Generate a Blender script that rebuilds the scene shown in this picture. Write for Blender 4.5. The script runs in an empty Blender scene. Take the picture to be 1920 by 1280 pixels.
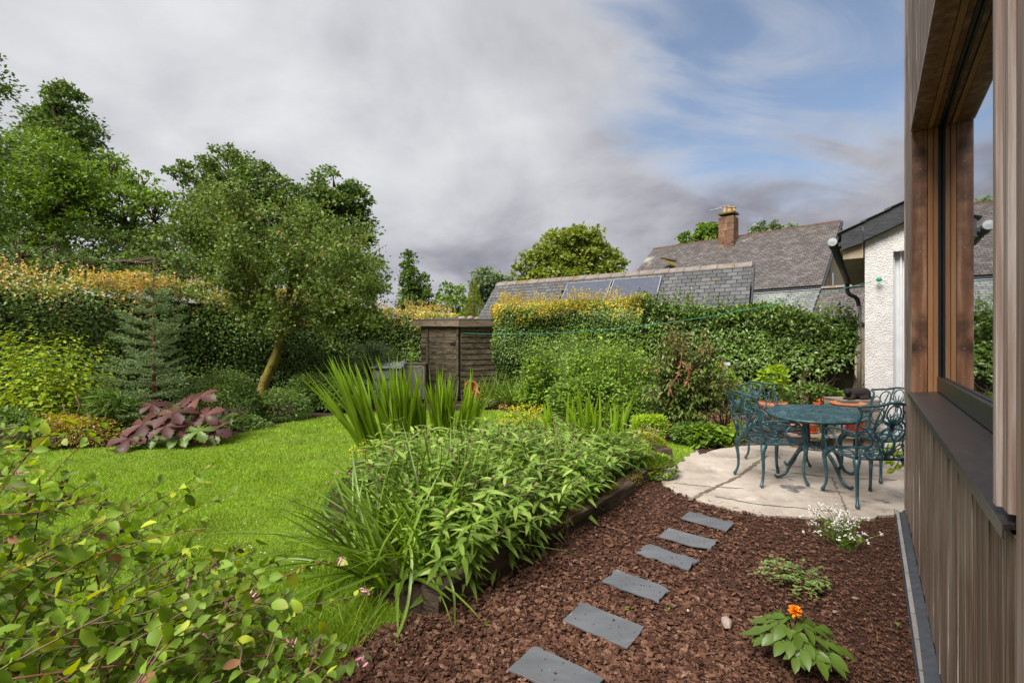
import bpy, math, random
import numpy as np
from mathutils import Matrix, Vector
R = math.radians
random.seed(7)
rng = np.random.default_rng(11)
C = bpy.context.scene.collection

# ------------------------------------------------------------------ camera
CAMH = 1.5
cd = bpy.data.cameras.new('camera'); cam = bpy.data.objects.new('camera', cd); C.objects.link(cam)
cam.location = (0, 0, CAMH); cam.rotation_euler = (R(90), 0, 0)
cd.lens = 16; cd.sensor_width = 36; cd.clip_start = 0.05; cd.clip_end = 2000
sc = bpy.context.scene; sc.camera = cam

# ------------------------------------------------------------------ sun and sky
SUN = Vector((-0.47, -0.56, 0.92)).normalized()
sd = bpy.data.lights.new('sun', 'SUN'); sd.energy = 5.0; sd.angle = R(32); sd.color = (1.0, 0.965, 0.90)
so = bpy.data.objects.new('sun', sd); C.objects.link(so); so.location = (0, 0, 30)
so.rotation_euler = (-SUN).to_track_quat('-Z', 'Y').to_euler()
world = bpy.data.worlds.new('World'); sc.world = world; world.use_nodes = True
wt = world.node_tree; wt.nodes.clear()
def N(t, typ, **kw):
    n = t.nodes.new(typ)
    for k, v in kw.items(): setattr(n, k, v)
    return n
def world_nodes():
    t = wt; L = t.links.new
    tc = N(t, 'ShaderNodeTexCoord')
    sep = N(t, 'ShaderNodeSeparateXYZ'); L(tc.outputs['Generated'], sep.inputs[0])
    zz = N(t, 'ShaderNodeMath', operation='MAXIMUM'); L(sep.outputs[2], zz.inputs[0]); zz.inputs[1].default_value = 0.0
    za = N(t, 'ShaderNodeMath', operation='ADD'); L(zz.outputs[0], za.inputs[0]); za.inputs[1].default_value = 0.55
    dv = N(t, 'ShaderNodeVectorMath', operation='SCALE')
    inv = N(t, 'ShaderNodeMath', operation='DIVIDE'); inv.inputs[0].default_value = 1.0; L(za.outputs[0], inv.inputs[1])
    L(tc.outputs['Generated'], dv.inputs[0]); L(inv.outputs[0], dv.inputs['Scale'])
    mp = N(t, 'ShaderNodeMapping'); mp.inputs['Location'].default_value = (5.1, 7.7, 2.0); L(dv.outputs[0], mp.inputs[0])
    n1 = N(t, 'ShaderNodeTexNoise'); L(mp.outputs[0], n1.inputs['Vector'])
    n1.inputs['Scale'].default_value = 2.6; n1.inputs['Detail'].default_value = 10; n1.inputs['Roughness'].default_value = 0.52; n1.inputs['Distortion'].default_value = 0.25
    n2 = N(t, 'ShaderNodeTexNoise'); L(mp.outputs[0], n2.inputs['Vector'])
    n2.inputs['Scale'].default_value = 1.0; n2.inputs['Detail'].default_value = 4; n2.inputs['Roughness'].default_value = 0.5
    # cloud deck: paler towards the upper left, grey towards the horizon ahead
    dot = N(t, 'ShaderNodeVectorMath', operation='DOT_PRODUCT'); L(tc.outputs['Generated'], dot.inputs[0])
    bd = Vector((-0.62, 0.40, 0.68)).normalized(); dot.inputs[1].default_value = bd
    m1 = N(t, 'ShaderNodeMapRange'); L(dot.outputs['Value'], m1.inputs[0])
    m1.inputs[1].default_value = 0.15; m1.inputs[2].default_value = 1.0; m1.inputs[3].default_value = -0.10; m1.inputs[4].default_value = 0.20
    a1 = N(t, 'ShaderNodeMath', operation='MULTIPLY_ADD'); L(n1.outputs['Fac'], a1.inputs[0]); a1.inputs[1].default_value = 1.35; L(m1.outputs[0], a1.inputs[2])
    a2 = N(t, 'ShaderNodeMath', operation='MULTIPLY_ADD'); L(n2.outputs['Fac'], a2.inputs[0]); a2.inputs[1].default_value = 0.35; L(a1.outputs[0], a2.inputs[2])
    hz = N(t, 'ShaderNodeMapRange'); L(zz.outputs[0], hz.inputs[0]); hz.inputs[1].default_value = 0.0; hz.inputs[2].default_value = 0.45
    hz.inputs[3].default_value = -0.46; hz.inputs[4].default_value = -0.20
    a3 = N(t, 'ShaderNodeMath', operation='ADD'); L(a2.outputs[0], a3.inputs[0]); L(hz.outputs[0], a3.inputs[1])
    cr = N(t, 'ShaderNodeValToRGB'); a4 = N(t, 'ShaderNodeMath', operation='MULTIPLY_ADD'); L(a3.outputs[0], a4.inputs[2]); a4.inputs[1].default_value = 0.35; L(a4.outputs[0], cr.inputs[0])
    e = cr.color_ramp.elements; e[0].position = 0.15; e[0].color = (0.165, 0.167, 0.20, 1); e[1].position = 0.95; e[1].color = (0.62, 0.63, 0.65, 1)
    k = e.new(0.36); k.color = (0.265, 0.265, 0.305, 1); k = e.new(0.6); k.color = (0.43, 0.435, 0.465, 1)
    sky = N(t, 'ShaderNodeTexSky', sky_type='NISHITA'); sky.sun_disc = False
    sky.sun_elevation = math.asin(SUN.z); sky.sun_rotation = math.atan2(SUN.x, SUN.y); sky.air_density = 1.0; sky.dust_density = 0.6
    # the break in the cloud, upper right
    d2 = N(t, 'ShaderNodeVectorMath', operation='DOT_PRODUCT'); L(tc.outputs['Generated'], d2.inputs[0])
    d2.inputs[1].default_value = Vector((0.52, 0.80, 0.70)).normalized()
    m2 = N(t, 'ShaderNodeMapRange'); L(d2.outputs['Value'], m2.inputs[0])
    m2.inputs[1].default_value = 0.90; m2.inputs[2].default_value = 0.99; m2.inputs[3].default_value = -0.95; m2.inputs[4].default_value = 0.15
    mp2 = N(t, 'ShaderNodeMapping'); mp2.inputs['Scale'].default_value = (0.9, 2.6, 1.2); mp2.inputs['Rotation'].default_value = (0, 0, R(25)); L(dv.outputs[0], mp2.inputs[0])
    n3 = N(t, 'ShaderNodeTexNoise'); L(mp2.outputs[0], n3.inputs['Vector']); n3.inputs['Scale'].default_value = 2.4; n3.inputs['Detail'].default_value = 9
    n3.inputs['Roughness'].default_value = 0.55; n3.inputs['Distortion'].default_value = 0.5
    b1 = N(t, 'ShaderNodeMath', operation='MULTIPLY_ADD'); L(n3.outputs['Fac'], b1.inputs[0]); b1.inputs[1].default_value = 2.1; L(m2.outputs[0], b1.inputs[2])
    m3 = N(t, 'ShaderNodeMapRange', interpolation_type='SMOOTHSTEP'); L(b1.outputs[0], m3.inputs[0]); m3.inputs[1].default_value = 0.45; m3.inputs[2].default_value = 1.20
    m3.inputs[4].default_value = 0.9; L(m3.outputs[0], a4.inputs[0])
    ss = N(t, 'ShaderNodeVectorMath', operation='SCALE'); L(sky.outputs[0], ss.inputs[0]); ss.inputs['Scale'].default_value = 0.12
    mx = N(t, 'ShaderNodeMix', data_type='RGBA'); L(m3.outputs[0], mx.inputs['Factor']); L(cr.outputs[0], mx.inputs['A']); L(ss.outputs[0], mx.inputs['B'])
    bg = N(t, 'ShaderNodeBackground'); L(mx.outputs['Result'], bg.inputs[0]); bg.inputs[1].default_value = 1.0
    out = N(t, 'ShaderNodeOutputWorld'); L(bg.outputs[0], out.inputs[0])
world_nodes()
world.cycles.sampling_method = 'MANUAL'; world.cycles.sample_map_resolution = 512
vs = sc.view_settings; vs.view_transform = 'Standard'; vs.look = 'None'; vs.exposure = 0.4; vs.gamma = 1.0; vs.use_curve_mapping = False
cy = sc.cycles; cy.use_denoising = True; cy.max_bounces = 6; cy.diffuse_bounces = 3; cy.glossy_bounces = 3; cy.transmission_bounces = 3; cy.transparent_max_bounces = 6
cy.caustics_reflective = False; cy.caustics_refractive = False; cy.sample_clamp_indirect = 6

# ------------------------------------------------------------------ measuring helpers (a photo position -> a place)
F = 853.0
def G(u, v, z=0.0):
    Y = F*(CAMH-z)/(v-640.0); return ((u-960)/F*Y, Y, z)
def at(u, v, Y): return Vector(((u-960)/F*Y, Y, CAMH-(v-640.0)/F*Y))
def g2(u, v): return G(u, v)[:2]
def sm(a): return np.asarray(a, dtype=np.float64)
def norm(a): return a/np.maximum(np.linalg.norm(a, axis=-1, keepdims=True), 1e-9)
DW = Vector((math.sin(R(38.3)), math.cos(R(38.3)), 0)); QW = Vector((DW.y, -DW.x, 0))   # along / across the timber wall
def W(s, p, z=0.0):
    v = DW*s + QW*p; return Vector((v.x, v.y, z))
WROT = math.atan2(QW.y, QW.x)          # local x = across (p), local y = along (s)
def pip(P, poly):
    x, y = P[:, 0], P[:, 1]; ins = np.zeros(len(P), bool); n = len(poly)
    for i in range(n):
        x1, y1 = poly[i][:2]; x2, y2 = poly[(i+1) % n][:2]
        c = ((y1 > y) != (y2 > y)) & (x < (x2-x1)*(y-y1)/((y2-y1) if y2 != y1 else 1e-9)+x1)
        ins ^= c
    return ins

# ------------------------------------------------------------------ materials
def newmat(name):
    m = bpy.data.materials.new(name); m.use_nodes = True; t = m.node_tree; t.nodes.clear()
    o = N(t, 'ShaderNodeOutputMaterial'); b = N(t, 'ShaderNodeBsdfPrincipled'); t.links.new(b.outputs[0], o.inputs[0])
    return m, t, b, o
def ramp(t, cols, src=None):
    cr = N(t, 'ShaderNodeValToRGB'); e = cr.color_ramp.elements; n = len(cols)
    P_ = [c[3] if len(c) == 4 else i/(n-1) for i, c in enumerate(cols)]
    e[0].position = P_[0]; e[0].color = (*cols[0][:3], 1); e[1].position = P_[-1]; e[1].color = (*cols[-1][:3], 1)
    for p, c in list(zip(P_, cols))[1:-1]:
        k = e.new(p); k.color = (*c[:3], 1)
    if src is not None: t.links.new(src, cr.inputs[0])
    return cr
def leafmat(name, cols, rough=0.42, trans=0.28, tcol=None, spec=0.35, spots=None):
    cols = [(max(c[0], .62*c[1]) if c[1] > c[0] and 'spruce' not in name and 'grass' not in name else c[0], c[1], c[2]*.85, *c[3:]) for c in cols]
    m, t, b, o = newmat(name); L = t.links.new
    g = N(t, 'ShaderNodeNewGeometry'); oi = N(t, 'ShaderNodeObjectInfo')
    # per-leaf value, white noise of the island number so that no leaf falls off the ramp
    wn = N(t, 'ShaderNodeTexWhiteNoise', noise_dimensions='2D'); cx = N(t, 'ShaderNodeCombineXYZ'); L(g.outputs['Random Per Island'], cx.inputs[0]); L(oi.outputs['Random'], cx.inputs[1]); L(cx.outputs[0], wn.inputs['Vector'])
    f = N(t, 'ShaderNodeClamp'); f.inputs['Min'].default_value = 0.002; f.inputs['Max'].default_value = 0.998; L(wn.outputs['Value'], f.inputs[0])
    cr = ramp(t, cols, f.outputs[0]); col = cr.outputs[0]
    nz = N(t, 'ShaderNodeTexNoise'); nz.inputs['Scale'].default_value = 2.3; nz.inputs['Detail'].default_value = 3
    L(g.outputs['Position'], nz.inputs['Vector'])
    hsv = N(t, 'ShaderNodeHueSaturation'); L(col, hsv.inputs['Color'])
    mr = N(t, 'ShaderNodeMapRange'); L(nz.outputs['Fac'], mr.inputs[0]); mr.inputs[1].default_value = .3; mr.inputs[2].default_value = .7; mr.inputs[3].default_value = 0.72; mr.inputs[4].default_value = 1.22
    L(mr.outputs[0], hsv.inputs['Value'])
    col = hsv.outputs[0]
    if spots:
        n2 = N(t, 'ShaderNodeTexNoise'); n2.inputs['Scale'].default_value = spots[1]; n2.inputs['Detail'].default_value = 5; L(g.outputs['Position'], n2.inputs['Vector'])
        r2 = ramp(t, [(0, 0, 0, spots[2]), (1, 1, 1, spots[2]+.1)], n2.outputs['Fac'])
        mx = N(t, 'ShaderNodeMix', data_type='RGBA'); L(r2.outputs[0], mx.inputs['Factor']); L(col, mx.inputs['A']); mx.inputs['B'].default_value = (*spots[0], 1); col = mx.outputs['Result']
    L(col, b.inputs['Base Color']); b.inputs['Roughness'].default_value = rough; b.inputs['Specular IOR Level'].default_value = spec
    tr = N(t, 'ShaderNodeBsdfTranslucent')
    h2 = N(t, 'ShaderNodeHueSaturation'); L(col, h2.inputs['Color']); h2.inputs['Value'].default_value = 1.5; h2.inputs['Saturation'].default_value = 1.1; h2.inputs['Hue'].default_value = 0.49
    L(h2.outputs[0], tr.inputs[0])
    ms = N(t, 'ShaderNodeMixShader'); ms.inputs[0].default_value = trans; L(b.outputs[0], ms.inputs[1]); L(tr.outputs[0], ms.inputs[2]); L(ms.outputs[0], o.inputs[0])
    return m
def pm(name, cols, scale=4, rough=0.7, bump=0.0, bscale=30, stretch=(1, 1, 1), detail=6, metal=0.0, spec=0.3, nr=0.6, patch=None, bdist=0.01, island=0.0, lo=.3, hi=.7, world_co=False, coat=0):
    m, t, b, o = newmat(name); L = t.links.new
    tc = N(t, 'ShaderNodeTexCoord'); oi = N(t, 'ShaderNodeObjectInfo'); g = N(t, 'ShaderNodeNewGeometry')
    sc_ = N(t, 'ShaderNodeVectorMath', operation='SCALE'); sc_.inputs[0].default_value = (37.1, 61.7, 23.3); L(oi.outputs['Random'], sc_.inputs['Scale'])
    ad = N(t, 'ShaderNodeVectorMath', operation='ADD'); L(g.outputs['Position'] if world_co else tc.outputs['Object'], ad.inputs[0]); L(sc_.outputs[0], ad.inputs[1])
    mp = N(t, 'ShaderNodeMapping'); mp.inputs['Scale'].default_value = stretch; L(ad.outputs[0], mp.inputs[0])
    nz = N(t, 'ShaderNodeTexNoise'); nz.inputs['Scale'].default_value = scale; nz.inputs['Detail'].default_value = detail; nz.inputs['Roughness'].default_value = nr
    L(mp.outputs[0], nz.inputs['Vector'])
    mr = N(t, 'ShaderNodeMapRange'); L(nz.outputs['Fac'], mr.inputs[0]); mr.inputs[1].default_value = lo; mr.inputs[2].default_value = hi
    src = mr.outputs[0]
    if island:
        rr = N(t, 'ShaderNodeTexWhiteNoise', noise_dimensions='2D'); cx = N(t, 'ShaderNodeCombineXYZ'); L(g.outputs['Random Per Island'], cx.inputs[0]); L(oi.outputs['Random'], cx.inputs[1]); L(cx.outputs[0], rr.inputs['Vector'])
        fr = N(t, 'ShaderNodeClamp'); fr.inputs['Min'].default_value = 0.002; fr.inputs['Max'].default_value = 0.998; L(rr.outputs['Value'], fr.inputs[0])
        mm = N(t, 'ShaderNodeMix'); mm.inputs['Factor'].default_value = island; L(src, mm.inputs[2]); L(fr.outputs[0], mm.inputs[3]); src = mm.outputs[0]
    cr = ramp(t, cols, src); col = cr.outputs[0]
    for (pc, ps, pt, pw) in (patch or []):
        n2 = N(t, 'ShaderNodeTexNoise'); n2.inputs['Scale'].default_value = ps; n2.inputs['Detail'].default_value = 6; n2.inputs['Roughness'].default_value = .62; L(ad.outputs[0], n2.inputs['Vector'])
        r2 = ramp(t, [(0, 0, 0, pt), (1, 1, 1, min(1, pt+pw))], n2.outputs['Fac'])
        mx = N(t, 'ShaderNodeMix', data_type='RGBA'); L(r2.outputs[0], mx.inputs['Factor']); L(col, mx.inputs['A']); mx.inputs['B'].default_value = (*pc, 1); col = mx.outputs['Result']
    L(col, b.inputs['Base Color']); b.inputs['Roughness'].default_value = rough; b.inputs['Metallic'].default_value = metal; b.inputs['Specular IOR Level'].default_value = spec
    b.inputs['Coat Weight'].default_value = coat
    if bump:
        n3 = N(t, 'ShaderNodeTexNoise'); n3.inputs['Scale'].default_value = bscale; n3.inputs['Detail'].default_value = 6; L(mp.outputs[0], n3.inputs['Vector'])
        bp = N(t, 'ShaderNodeBump'); bp.inputs['Strength'].default_value = bump; bp.inputs['Distance'].default_value = bdist; L(n3.outputs['Fac'], bp.inputs['Height']); L(bp.outputs[0], b.inputs['Normal'])
    return m

# ------------------------------------------------------------------ mesh helpers
def fast_mesh(name, V, Fa, mats, midx=None, smooth=False):
    me = bpy.data.meshes.new(name); V = np.ascontiguousarray(V, dtype=np.float32).reshape(-1, 3); Fa = np.ascontiguousarray(Fa, dtype=np.int32)
    m, k = Fa.shape
    me.vertices.add(len(V)); me.vertices.foreach_set('co', V.ravel())
    me.loops.add(m*k); me.loops.foreach_set('vertex_index', Fa.ravel())
    me.polygons.add(m); me.polygons.foreach_set('loop_start', np.arange(0, m*k, k, dtype=np.int32))
    for mt in (mats if isinstance(mats, (list, tuple)) else [mats]): me.materials.append(mt)
    if midx is not None: me.polygons.foreach_set('material_index', np.ascontiguousarray(midx, dtype=np.int32))
    me.polygons.foreach_set('use_smooth', np.full(m, smooth, dtype=bool))
    me.update(calc_edges=True)
    return me
def link(name, data, parent=None, loc=(0, 0, 0), rot=(0, 0, 0), scale=(1, 1, 1)):
    o = bpy.data.objects.new(name, data); C.objects.link(o); o.location = loc; o.rotation_euler = rot; o.scale = scale
    if parent is not None: o.parent = parent
    return o
def thing(name, label, cat, loc=(0, 0, 0), rz=0, group=None):
    o = bpy.data.objects.new(name, None); C.objects.link(o); o.location = loc; o.rotation_euler = (0, 0, rz); o.empty_display_size = .1
    o['label'] = label; o['category'] = cat
    if group: o['group'] = group
    return o
def tag(o, label=None, cat=None, group=None, kind=None):
    for k, v in (('label', label), ('category', cat), ('group', group), ('kind', kind)):
        if v: o[k] = v
    return o
def copy_tree(o, parent=None):
    c = o.copy(); C.objects.link(c)
    if parent is not None: c.parent = parent
    for ch in list(o.children): copy_tree(ch, c)
    return c
class MB:
    def __init__(s): s.v = []; s.f = []; s.m = []; s.cur = 0
    def add(s, vs_, fs):
        o = len(s.v); s.v += [tuple(x) for x in vs_]; s.f += [[i+o for i in f] for f in fs]; s.m += [s.cur]*len(fs); return s
    def box(s, c, d, M=None, taper=None):
        x, y, z = [q/2 for q in d]; vs_ = []
        for k, dz in enumerate((-z, z)):
            q = 1 if (taper is None or k == 0) else taper
            for dx, dy in ((-x, -y), (x, -y), (x, y), (-x, y)): vs_.append(Vector((dx*q, dy*q, dz)))
        if M is not None: vs_ = [M @ p for p in vs_]
        c = Vector(c); vs_ = [p+c for p in vs_]
        return s.add(vs_, [[3, 2, 1, 0], [4, 5, 6, 7], [0, 1, 5, 4], [1, 2, 6, 5], [2, 3, 7, 6], [3, 0, 4, 7]])
    def hexa(s, b, t):        # bottom 4 points and top 4 points
        return s.add(list(b)+list(t), [[3, 2, 1, 0], [4, 5, 6, 7], [0, 1, 5, 4], [1, 2, 6, 5], [2, 3, 7, 6], [3, 0, 4, 7]])
    def prism(s, poly, off):  # polygon of 3-D points pushed along off
        n = len(poly); a = [Vector(p) for p in poly]; off = Vector(off); b = [p+off for p in a]
        return s.add(a+b, [list(range(n))[::-1], list(range(n, 2*n))] + [[i, (i+1) % n, n+(i+1) % n, n+i] for i in range(n)])
    def tube(s, pts, r, n=8, cap=True):
        pts = [Vector(p) for p in pts]; k = len(pts)
        rs = r if isinstance(r, (list, tuple)) else [r]*k
        up = Vector((0, 0, 1)); vs_ = []; prev = None
        for i, p in enumerate(pts):
            d = (pts[min(i+1, k-1)]-pts[max(i-1, 0)]); d = d.normalized() if d.length > 1e-9 else Vector((0, 0, 1))
            if prev is None:
                a = d.cross(up)
                if a.length < 1e-3: a = d.cross(Vector((1, 0, 0)))
            else: a = prev - d*prev.dot(d)
            a.normalize(); prev = a; b = d.cross(a)
            for j in range(n):
                th = 2*math.pi*j/n; vs_.append(p + (a*math.cos(th)+b*math.sin(th))*rs[i])
        fs = [[i*n+j, i*n+(j+1) % n, (i+1)*n+(j+1) % n, (i+1)*n+j] for i in range(k-1) for j in range(n)]
        if cap: fs += [list(range(n))[::-1], [(k-1)*n+j for j in range(n)]]
        return s.add(vs_, fs)
    def lathe(s, prof, c=(0, 0, 0), n=20, M=None):
        c = Vector(c); vs_ = []
        for (r, z) in prof:
            for j in range(n):
                th = 2*math.pi*j/n; p = Vector((r*math.cos(th), r*math.sin(th), z))
                if M is not None: p = M @ p
                vs_.append(p+c)
        k = len(prof); fs = [[i*n+j, i*n+(j+1) % n, (i+1)*n+(j+1) % n, (i+1)*n+j] for i in range(k-1) for j in range(n)]
        return s.add(vs_, fs)
    def mesh(s, name, mats, smooth=False):
        me = bpy.data.meshes.new(name); me.from_pydata(s.v, [], s.f)
        for mt in (mats if isinstance(mats, (list, tuple)) else [mats]): me.materials.append(mt)
        me.polygons.foreach_set('material_index', s.m)
        if smooth: me.polygons.foreach_set('use_smooth', [True]*len(s.f))
        me.update(); return me
    def obj(s, name, mats, parent=None, smooth=False, bevel=0, rel=None, **kw):
        if rel is not None: r = Vector(rel); s.v = [tuple(Vector(p)-r) for p in s.v]
        o = link(name, s.mesh(name, mats, smooth), parent, **kw)
        if bevel:
            b = o.modifiers.new('bevel', 'BEVEL'); b.width = bevel; b.segments = 2; b.limit_method = 'ANGLE'
        return o
def spline(pts, n=8):
    P = [Vector(p) for p in pts]; P = [P[0]*2-P[1]] + P + [P[-1]*2-P[-2]]; out = []
    for i in range(1, len(P)-2):
        p0, p1, p2, p3 = P[i-1:i+3]
        for k in range(n):
            t = k/n; out.append(0.5*((2*p1)+(p2-p0)*t+(2*p0-5*p1+4*p2-p3)*t*t+(3*p1-p0-3*p2+p3)*t**3))
    out.append(P[-2]); return out

# leaf templates: points (along, side, up) and faces
def strip(rows, cols3=True, fold=0.12):
    pts, fs = [], []
    for (a, w) in rows:
        if cols3: pts += [(a, -w/2, fold*w), (a, 0, 0), (a, w/2, fold*w)]
        else: pts += [(a, -w/2, 0), (a, w/2, 0)]
    c = 3 if cols3 else 2
    for i in range(len(rows)-1):
        for j in range(c-1): fs.append([i*c+j, i*c+j+1, (i+1)*c+j+1, (i+1)*c+j])
    return sm(pts), np.array(fs)
T_DIA = (sm([(0, 0, 0), (.45, -.5, .10), (1, 0, 0), (.45, .5, .10)]), np.array([[0, 1, 2], [0, 2, 3]]))
T_OVAL = strip([(0, .08), (.14, .66), (.42, 1), (.74, .72), (1, .05)])
T_WAVY = (lambda t: (t[0]+np.c_[np.zeros(len(t[0])), np.zeros(len(t[0])), .035*np.sin(t[0][:, 0]*11+t[0][:, 1]*4)*np.sign(t[0][:, 1])], t[1]))(strip([(0, .1), (.08, .42), (.22, .84), (.40, 1.0), (.60, .92), (.78, .66), (.92, .28), (1, .03)], fold=.24))
T_ROUND = strip([(0, .25), (.12, .8), (.4, 1.0), (.7, .86), (.92, .4), (1, .06)])
T_LANCE = strip([(0, .12), (.25, .8), (.5, 1), (.78, .6), (1, .03)])
T_BLADE = strip([(0, .7), (.2, 1), (.45, 1), (.7, .8), (.88, .45), (1, .04)], fold=.3)
T_GRASS = strip([(0, 1), (.5, .8), (1, .05)], cols3=False)
T_NEEDLE = (sm([(0, -.5, 0), (0, .5, 0), (1, 0, 0)]), np.array([[0, 1, 2]]))
def leaf_arr(P, D, Nn, L, Wd, tmpl, curl=0.12):
    P, D, Nn = sm(P), norm(sm(D)), sm(Nn); n = len(P)
    L = np.broadcast_to(sm(L), (n,)); Wd = np.broadcast_to(sm(Wd), (n,)); curl = np.broadcast_to(sm(curl), (n,))
    S = norm(np.cross(D, Nn)); U = np.cross(S, D)
    a, b, c = tmpl[0][:, 0], tmpl[0][:, 1], tmpl[0][:, 2]
    V = P[:, None, :] + (L[:, None]*a)[:, :, None]*D[:, None, :] + (Wd[:, None]*b)[:, :, None]*S[:, None, :]
    V += (Wd[:, None]*c - (curl*L)[:, None]*a*a)[:, :, None]*U[:, None, :]
    nt = len(a); Fc = (tmpl[1][None] + (np.arange(n)*nt)[:, None, None]).reshape(-1, tmpl[1].shape[1])
    return V.reshape(-1, 3), Fc
def foliage(name, parent, P, D, Nn, L, Wd, tmpl, mats, curl=0.12, smooth=False, mi=None, label=None, rel=None):
    V, Fc = leaf_arr(P, D, Nn, L, Wd, tmpl, curl)
    if rel is not None: V = V - sm(rel)
    midx = None if mi is None else np.repeat(mi, len(tmpl[1]))
    o = link(name, fast_mesh(name, V, Fc, mats, midx, smooth), parent); o['kind'] = 'stuff'
    if label: o['label'] = label
    return o
def leaf_parts(parent, P, D, Nn, L, Wd, tmpl, mats, nmax=300, curl=0.12, name='leaf', rest='foliage', mi=None, rel=(0, 0, 0), smooth=True):
    """the leaves that show largest as objects of their own, the rest as one mesh"""
    P, D, Nn = sm(P), norm(sm(D)), sm(Nn); n = len(P); L = np.broadcast_to(sm(L), (n,)).copy(); Wd = np.broadcast_to(sm(Wd), (n,)).copy()
    curl = np.broadcast_to(sm(curl), (n,)); mi = np.zeros(n, int) if mi is None else np.asarray(mi)
    u = P[:, 0]/np.maximum(P[:, 1], .1)*F+960; v = 640-(P[:, 2]-CAMH)/np.maximum(P[:, 1], .1)*F
    size = L*Wd/np.maximum(P[:, 1], .1)**2
    size[(u < -20) | (u > 1940) | (v < -20) | (v > 1300) | (P[:, 1] < .3)] *= 0.01
    nmax = min(nmax, n); idx = np.argsort(-size)[:nmax]; rest_i = np.setdiff1d(np.arange(n), idx)
    mlist = mats if isinstance(mats, (list, tuple)) else [mats]
    qs = np.quantile(curl, [.15, .5, .85]); protos = {}; asp = float(np.median(Wd/L))
    S = norm(np.cross(D, Nn)); U = np.cross(S, D)
    for i in idx:
        q = int(np.argmin(abs(qs-curl[i]))); key = (q, int(mi[i]))
        if key not in protos:
            V, Fc = leaf_arr([(0, 0, 0)], [(1, 0, 0)], [(0, 0, 1)], 1, asp, tmpl, qs[q]); protos[key] = fast_mesh(name, V, Fc, mlist[key[1]], None, smooth)
        o = bpy.data.objects.new(name, protos[key]); C.objects.link(o); o.parent = parent
        X, Yv = D[i]*L[i], -S[i]*Wd[i]/asp
        Z = U[i]*L[i]
        o.matrix_basis = Matrix(((X[0], Yv[0], Z[0], P[i, 0]-rel[0]), (X[1], Yv[1], Z[1], P[i, 1]-rel[1]), (X[2], Yv[2], Z[2], P[i, 2]-rel[2]), (0, 0, 0, 1)))
    if len(rest_i):
        foliage(rest, parent, P[rest_i], D[rest_i], Nn[rest_i], L[rest_i], Wd[rest_i], tmpl, mlist, curl[rest_i], smooth, mi[rest_i], rel=rel)
def rdir(n, up=0.0):
    d = norm(rng.normal(size=(n, 3))); d[:, 2] += up; return norm(d)

# ================================================================== MATERIALS
M_lawn = pm('lawn', [(.10, .155, .012), (.145, .235, .016)], scale=3, rough=.9, bump=.6, bscale=60, patch=[((.13, .15, .04), 1.2, .58, .15)])
M_soil = pm('soil', [(.018, .011, .007), (.06, .036, .024)], scale=14, rough=.95, bump=1, bscale=40)
M_far = pm('far_ground', [(.03, .045, .012), (.06, .075, .02)], scale=.3, rough=.95)
M_mulch = pm('bark_mulch', [(0.016, 0.008, 0.006), (0.060, 0.030, 0.021), (0.096, 0.054, 0.040)], scale=26, rough=.9, bump=1, bscale=60, bdist=.02, spec=.1)
M_chip = pm('bark_chip', [(.026, .012, .008, 0), (.090, .041, .026, .4), (.155, .078, .050, .75), (.25, .145, .10, .92), (.46, .31, .23, 1)], scale=40, rough=.8, island=.75, bump=.6, bscale=120, spec=.12)
M_patio = pm('patio_concrete', [(.25, .205, .17), (.40, .34, .285), (.52, .46, .395)], scale=2.2, rough=.75, bump=.5, bscale=40, bdist=.006, detail=9, nr=.68,
             patch=[((.22, .20, .19), 1.6, .62, .10), ((.30, .20, .13), 3.1, .64, .12), ((.62, .54, .46), 4, .60, .15), ((.17, .13, .10), 5.5, .64, .09), ((.13, .12, .115), 2.6, .63, .05)])
M_slate = pm('slate', [(0.089, 0.093, 0.102), (0.145, 0.149, 0.162)], scale=3, rough=.5, bump=.35, bscale=14, stretch=(1, 3, 1), bdist=.006, spec=.45, patch=[((.30, .26, .22), 9, .66, .08), ((.05, .05, .06), 5, .68, .06)])
M_sleeper = pm('old_sleeper', [(.03, .018, .012), (.085, .058, .038), (.15, .115, .08)], scale=5, rough=.9, bump=1, bscale=16, stretch=(1.5, .35, 5), bdist=.02, patch=[((.025, .022, .02), 6, .55, .15)])
M_moss = pm('moss', [(.10, .085, .008), (.26, .22, .02)], scale=20, rough=1, bump=1, bscale=80)
M_clad = pm('weathered_cedar', [(.050, .027, .017, 0), (.13, .078, .052, .30), (.235, .17, .13, .62), (.66, .59, .53, 1)], lo=.33, hi=.68, scale=5, rough=.62, bump=.45, bscale=10, stretch=(14, 14, .35), bdist=.004, detail=9, nr=.66, island=.16,
            patch=[((.12, .065, .04), 1.1, .58, .16)])
M_cladpale = pm('silvered_cedar', [(.19, .105, .078, 0), (.33, .245, .205, .5), (.58, .52, .50, 1)], lo=.36, hi=.66, scale=5, rough=.62, bump=.3, bscale=10, stretch=(14, 14, .35), bdist=.003, detail=8, island=.2)
M_reveal = pm('oiled_larch', [(0.115, 0.046, 0.023, 0), (0.270, 0.128, 0.070, 0.55), (0.459, 0.270, 0.176, 1)], scale=3.2, rough=.45, bump=.2, bscale=12, stretch=(6, 6, .35), bdist=.003, detail=8, spec=.35, patch=[((.055, .028, .018), 1.6, .54, .12)])
M_reveal2 = pm('fresh_larch', [(.30, .13, .055), (.46, .24, .12)], scale=3, rough=.42, bump=.15, bscale=12, stretch=(5, 5, .5), bdist=.003)
M_rubber = pm('black_gasket', [(.012, .015, .018), (.022, .026, .03)], rough=.4)
M_sillm = pm('brown_metal', [(.022, .020, .020), (.045, .040, .038)], scale=30, rough=.38, bump=.25, bscale=160, spec=.5, bdist=.002, patch=[((.12, .10, .09), 40, .63, .05)])
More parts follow.
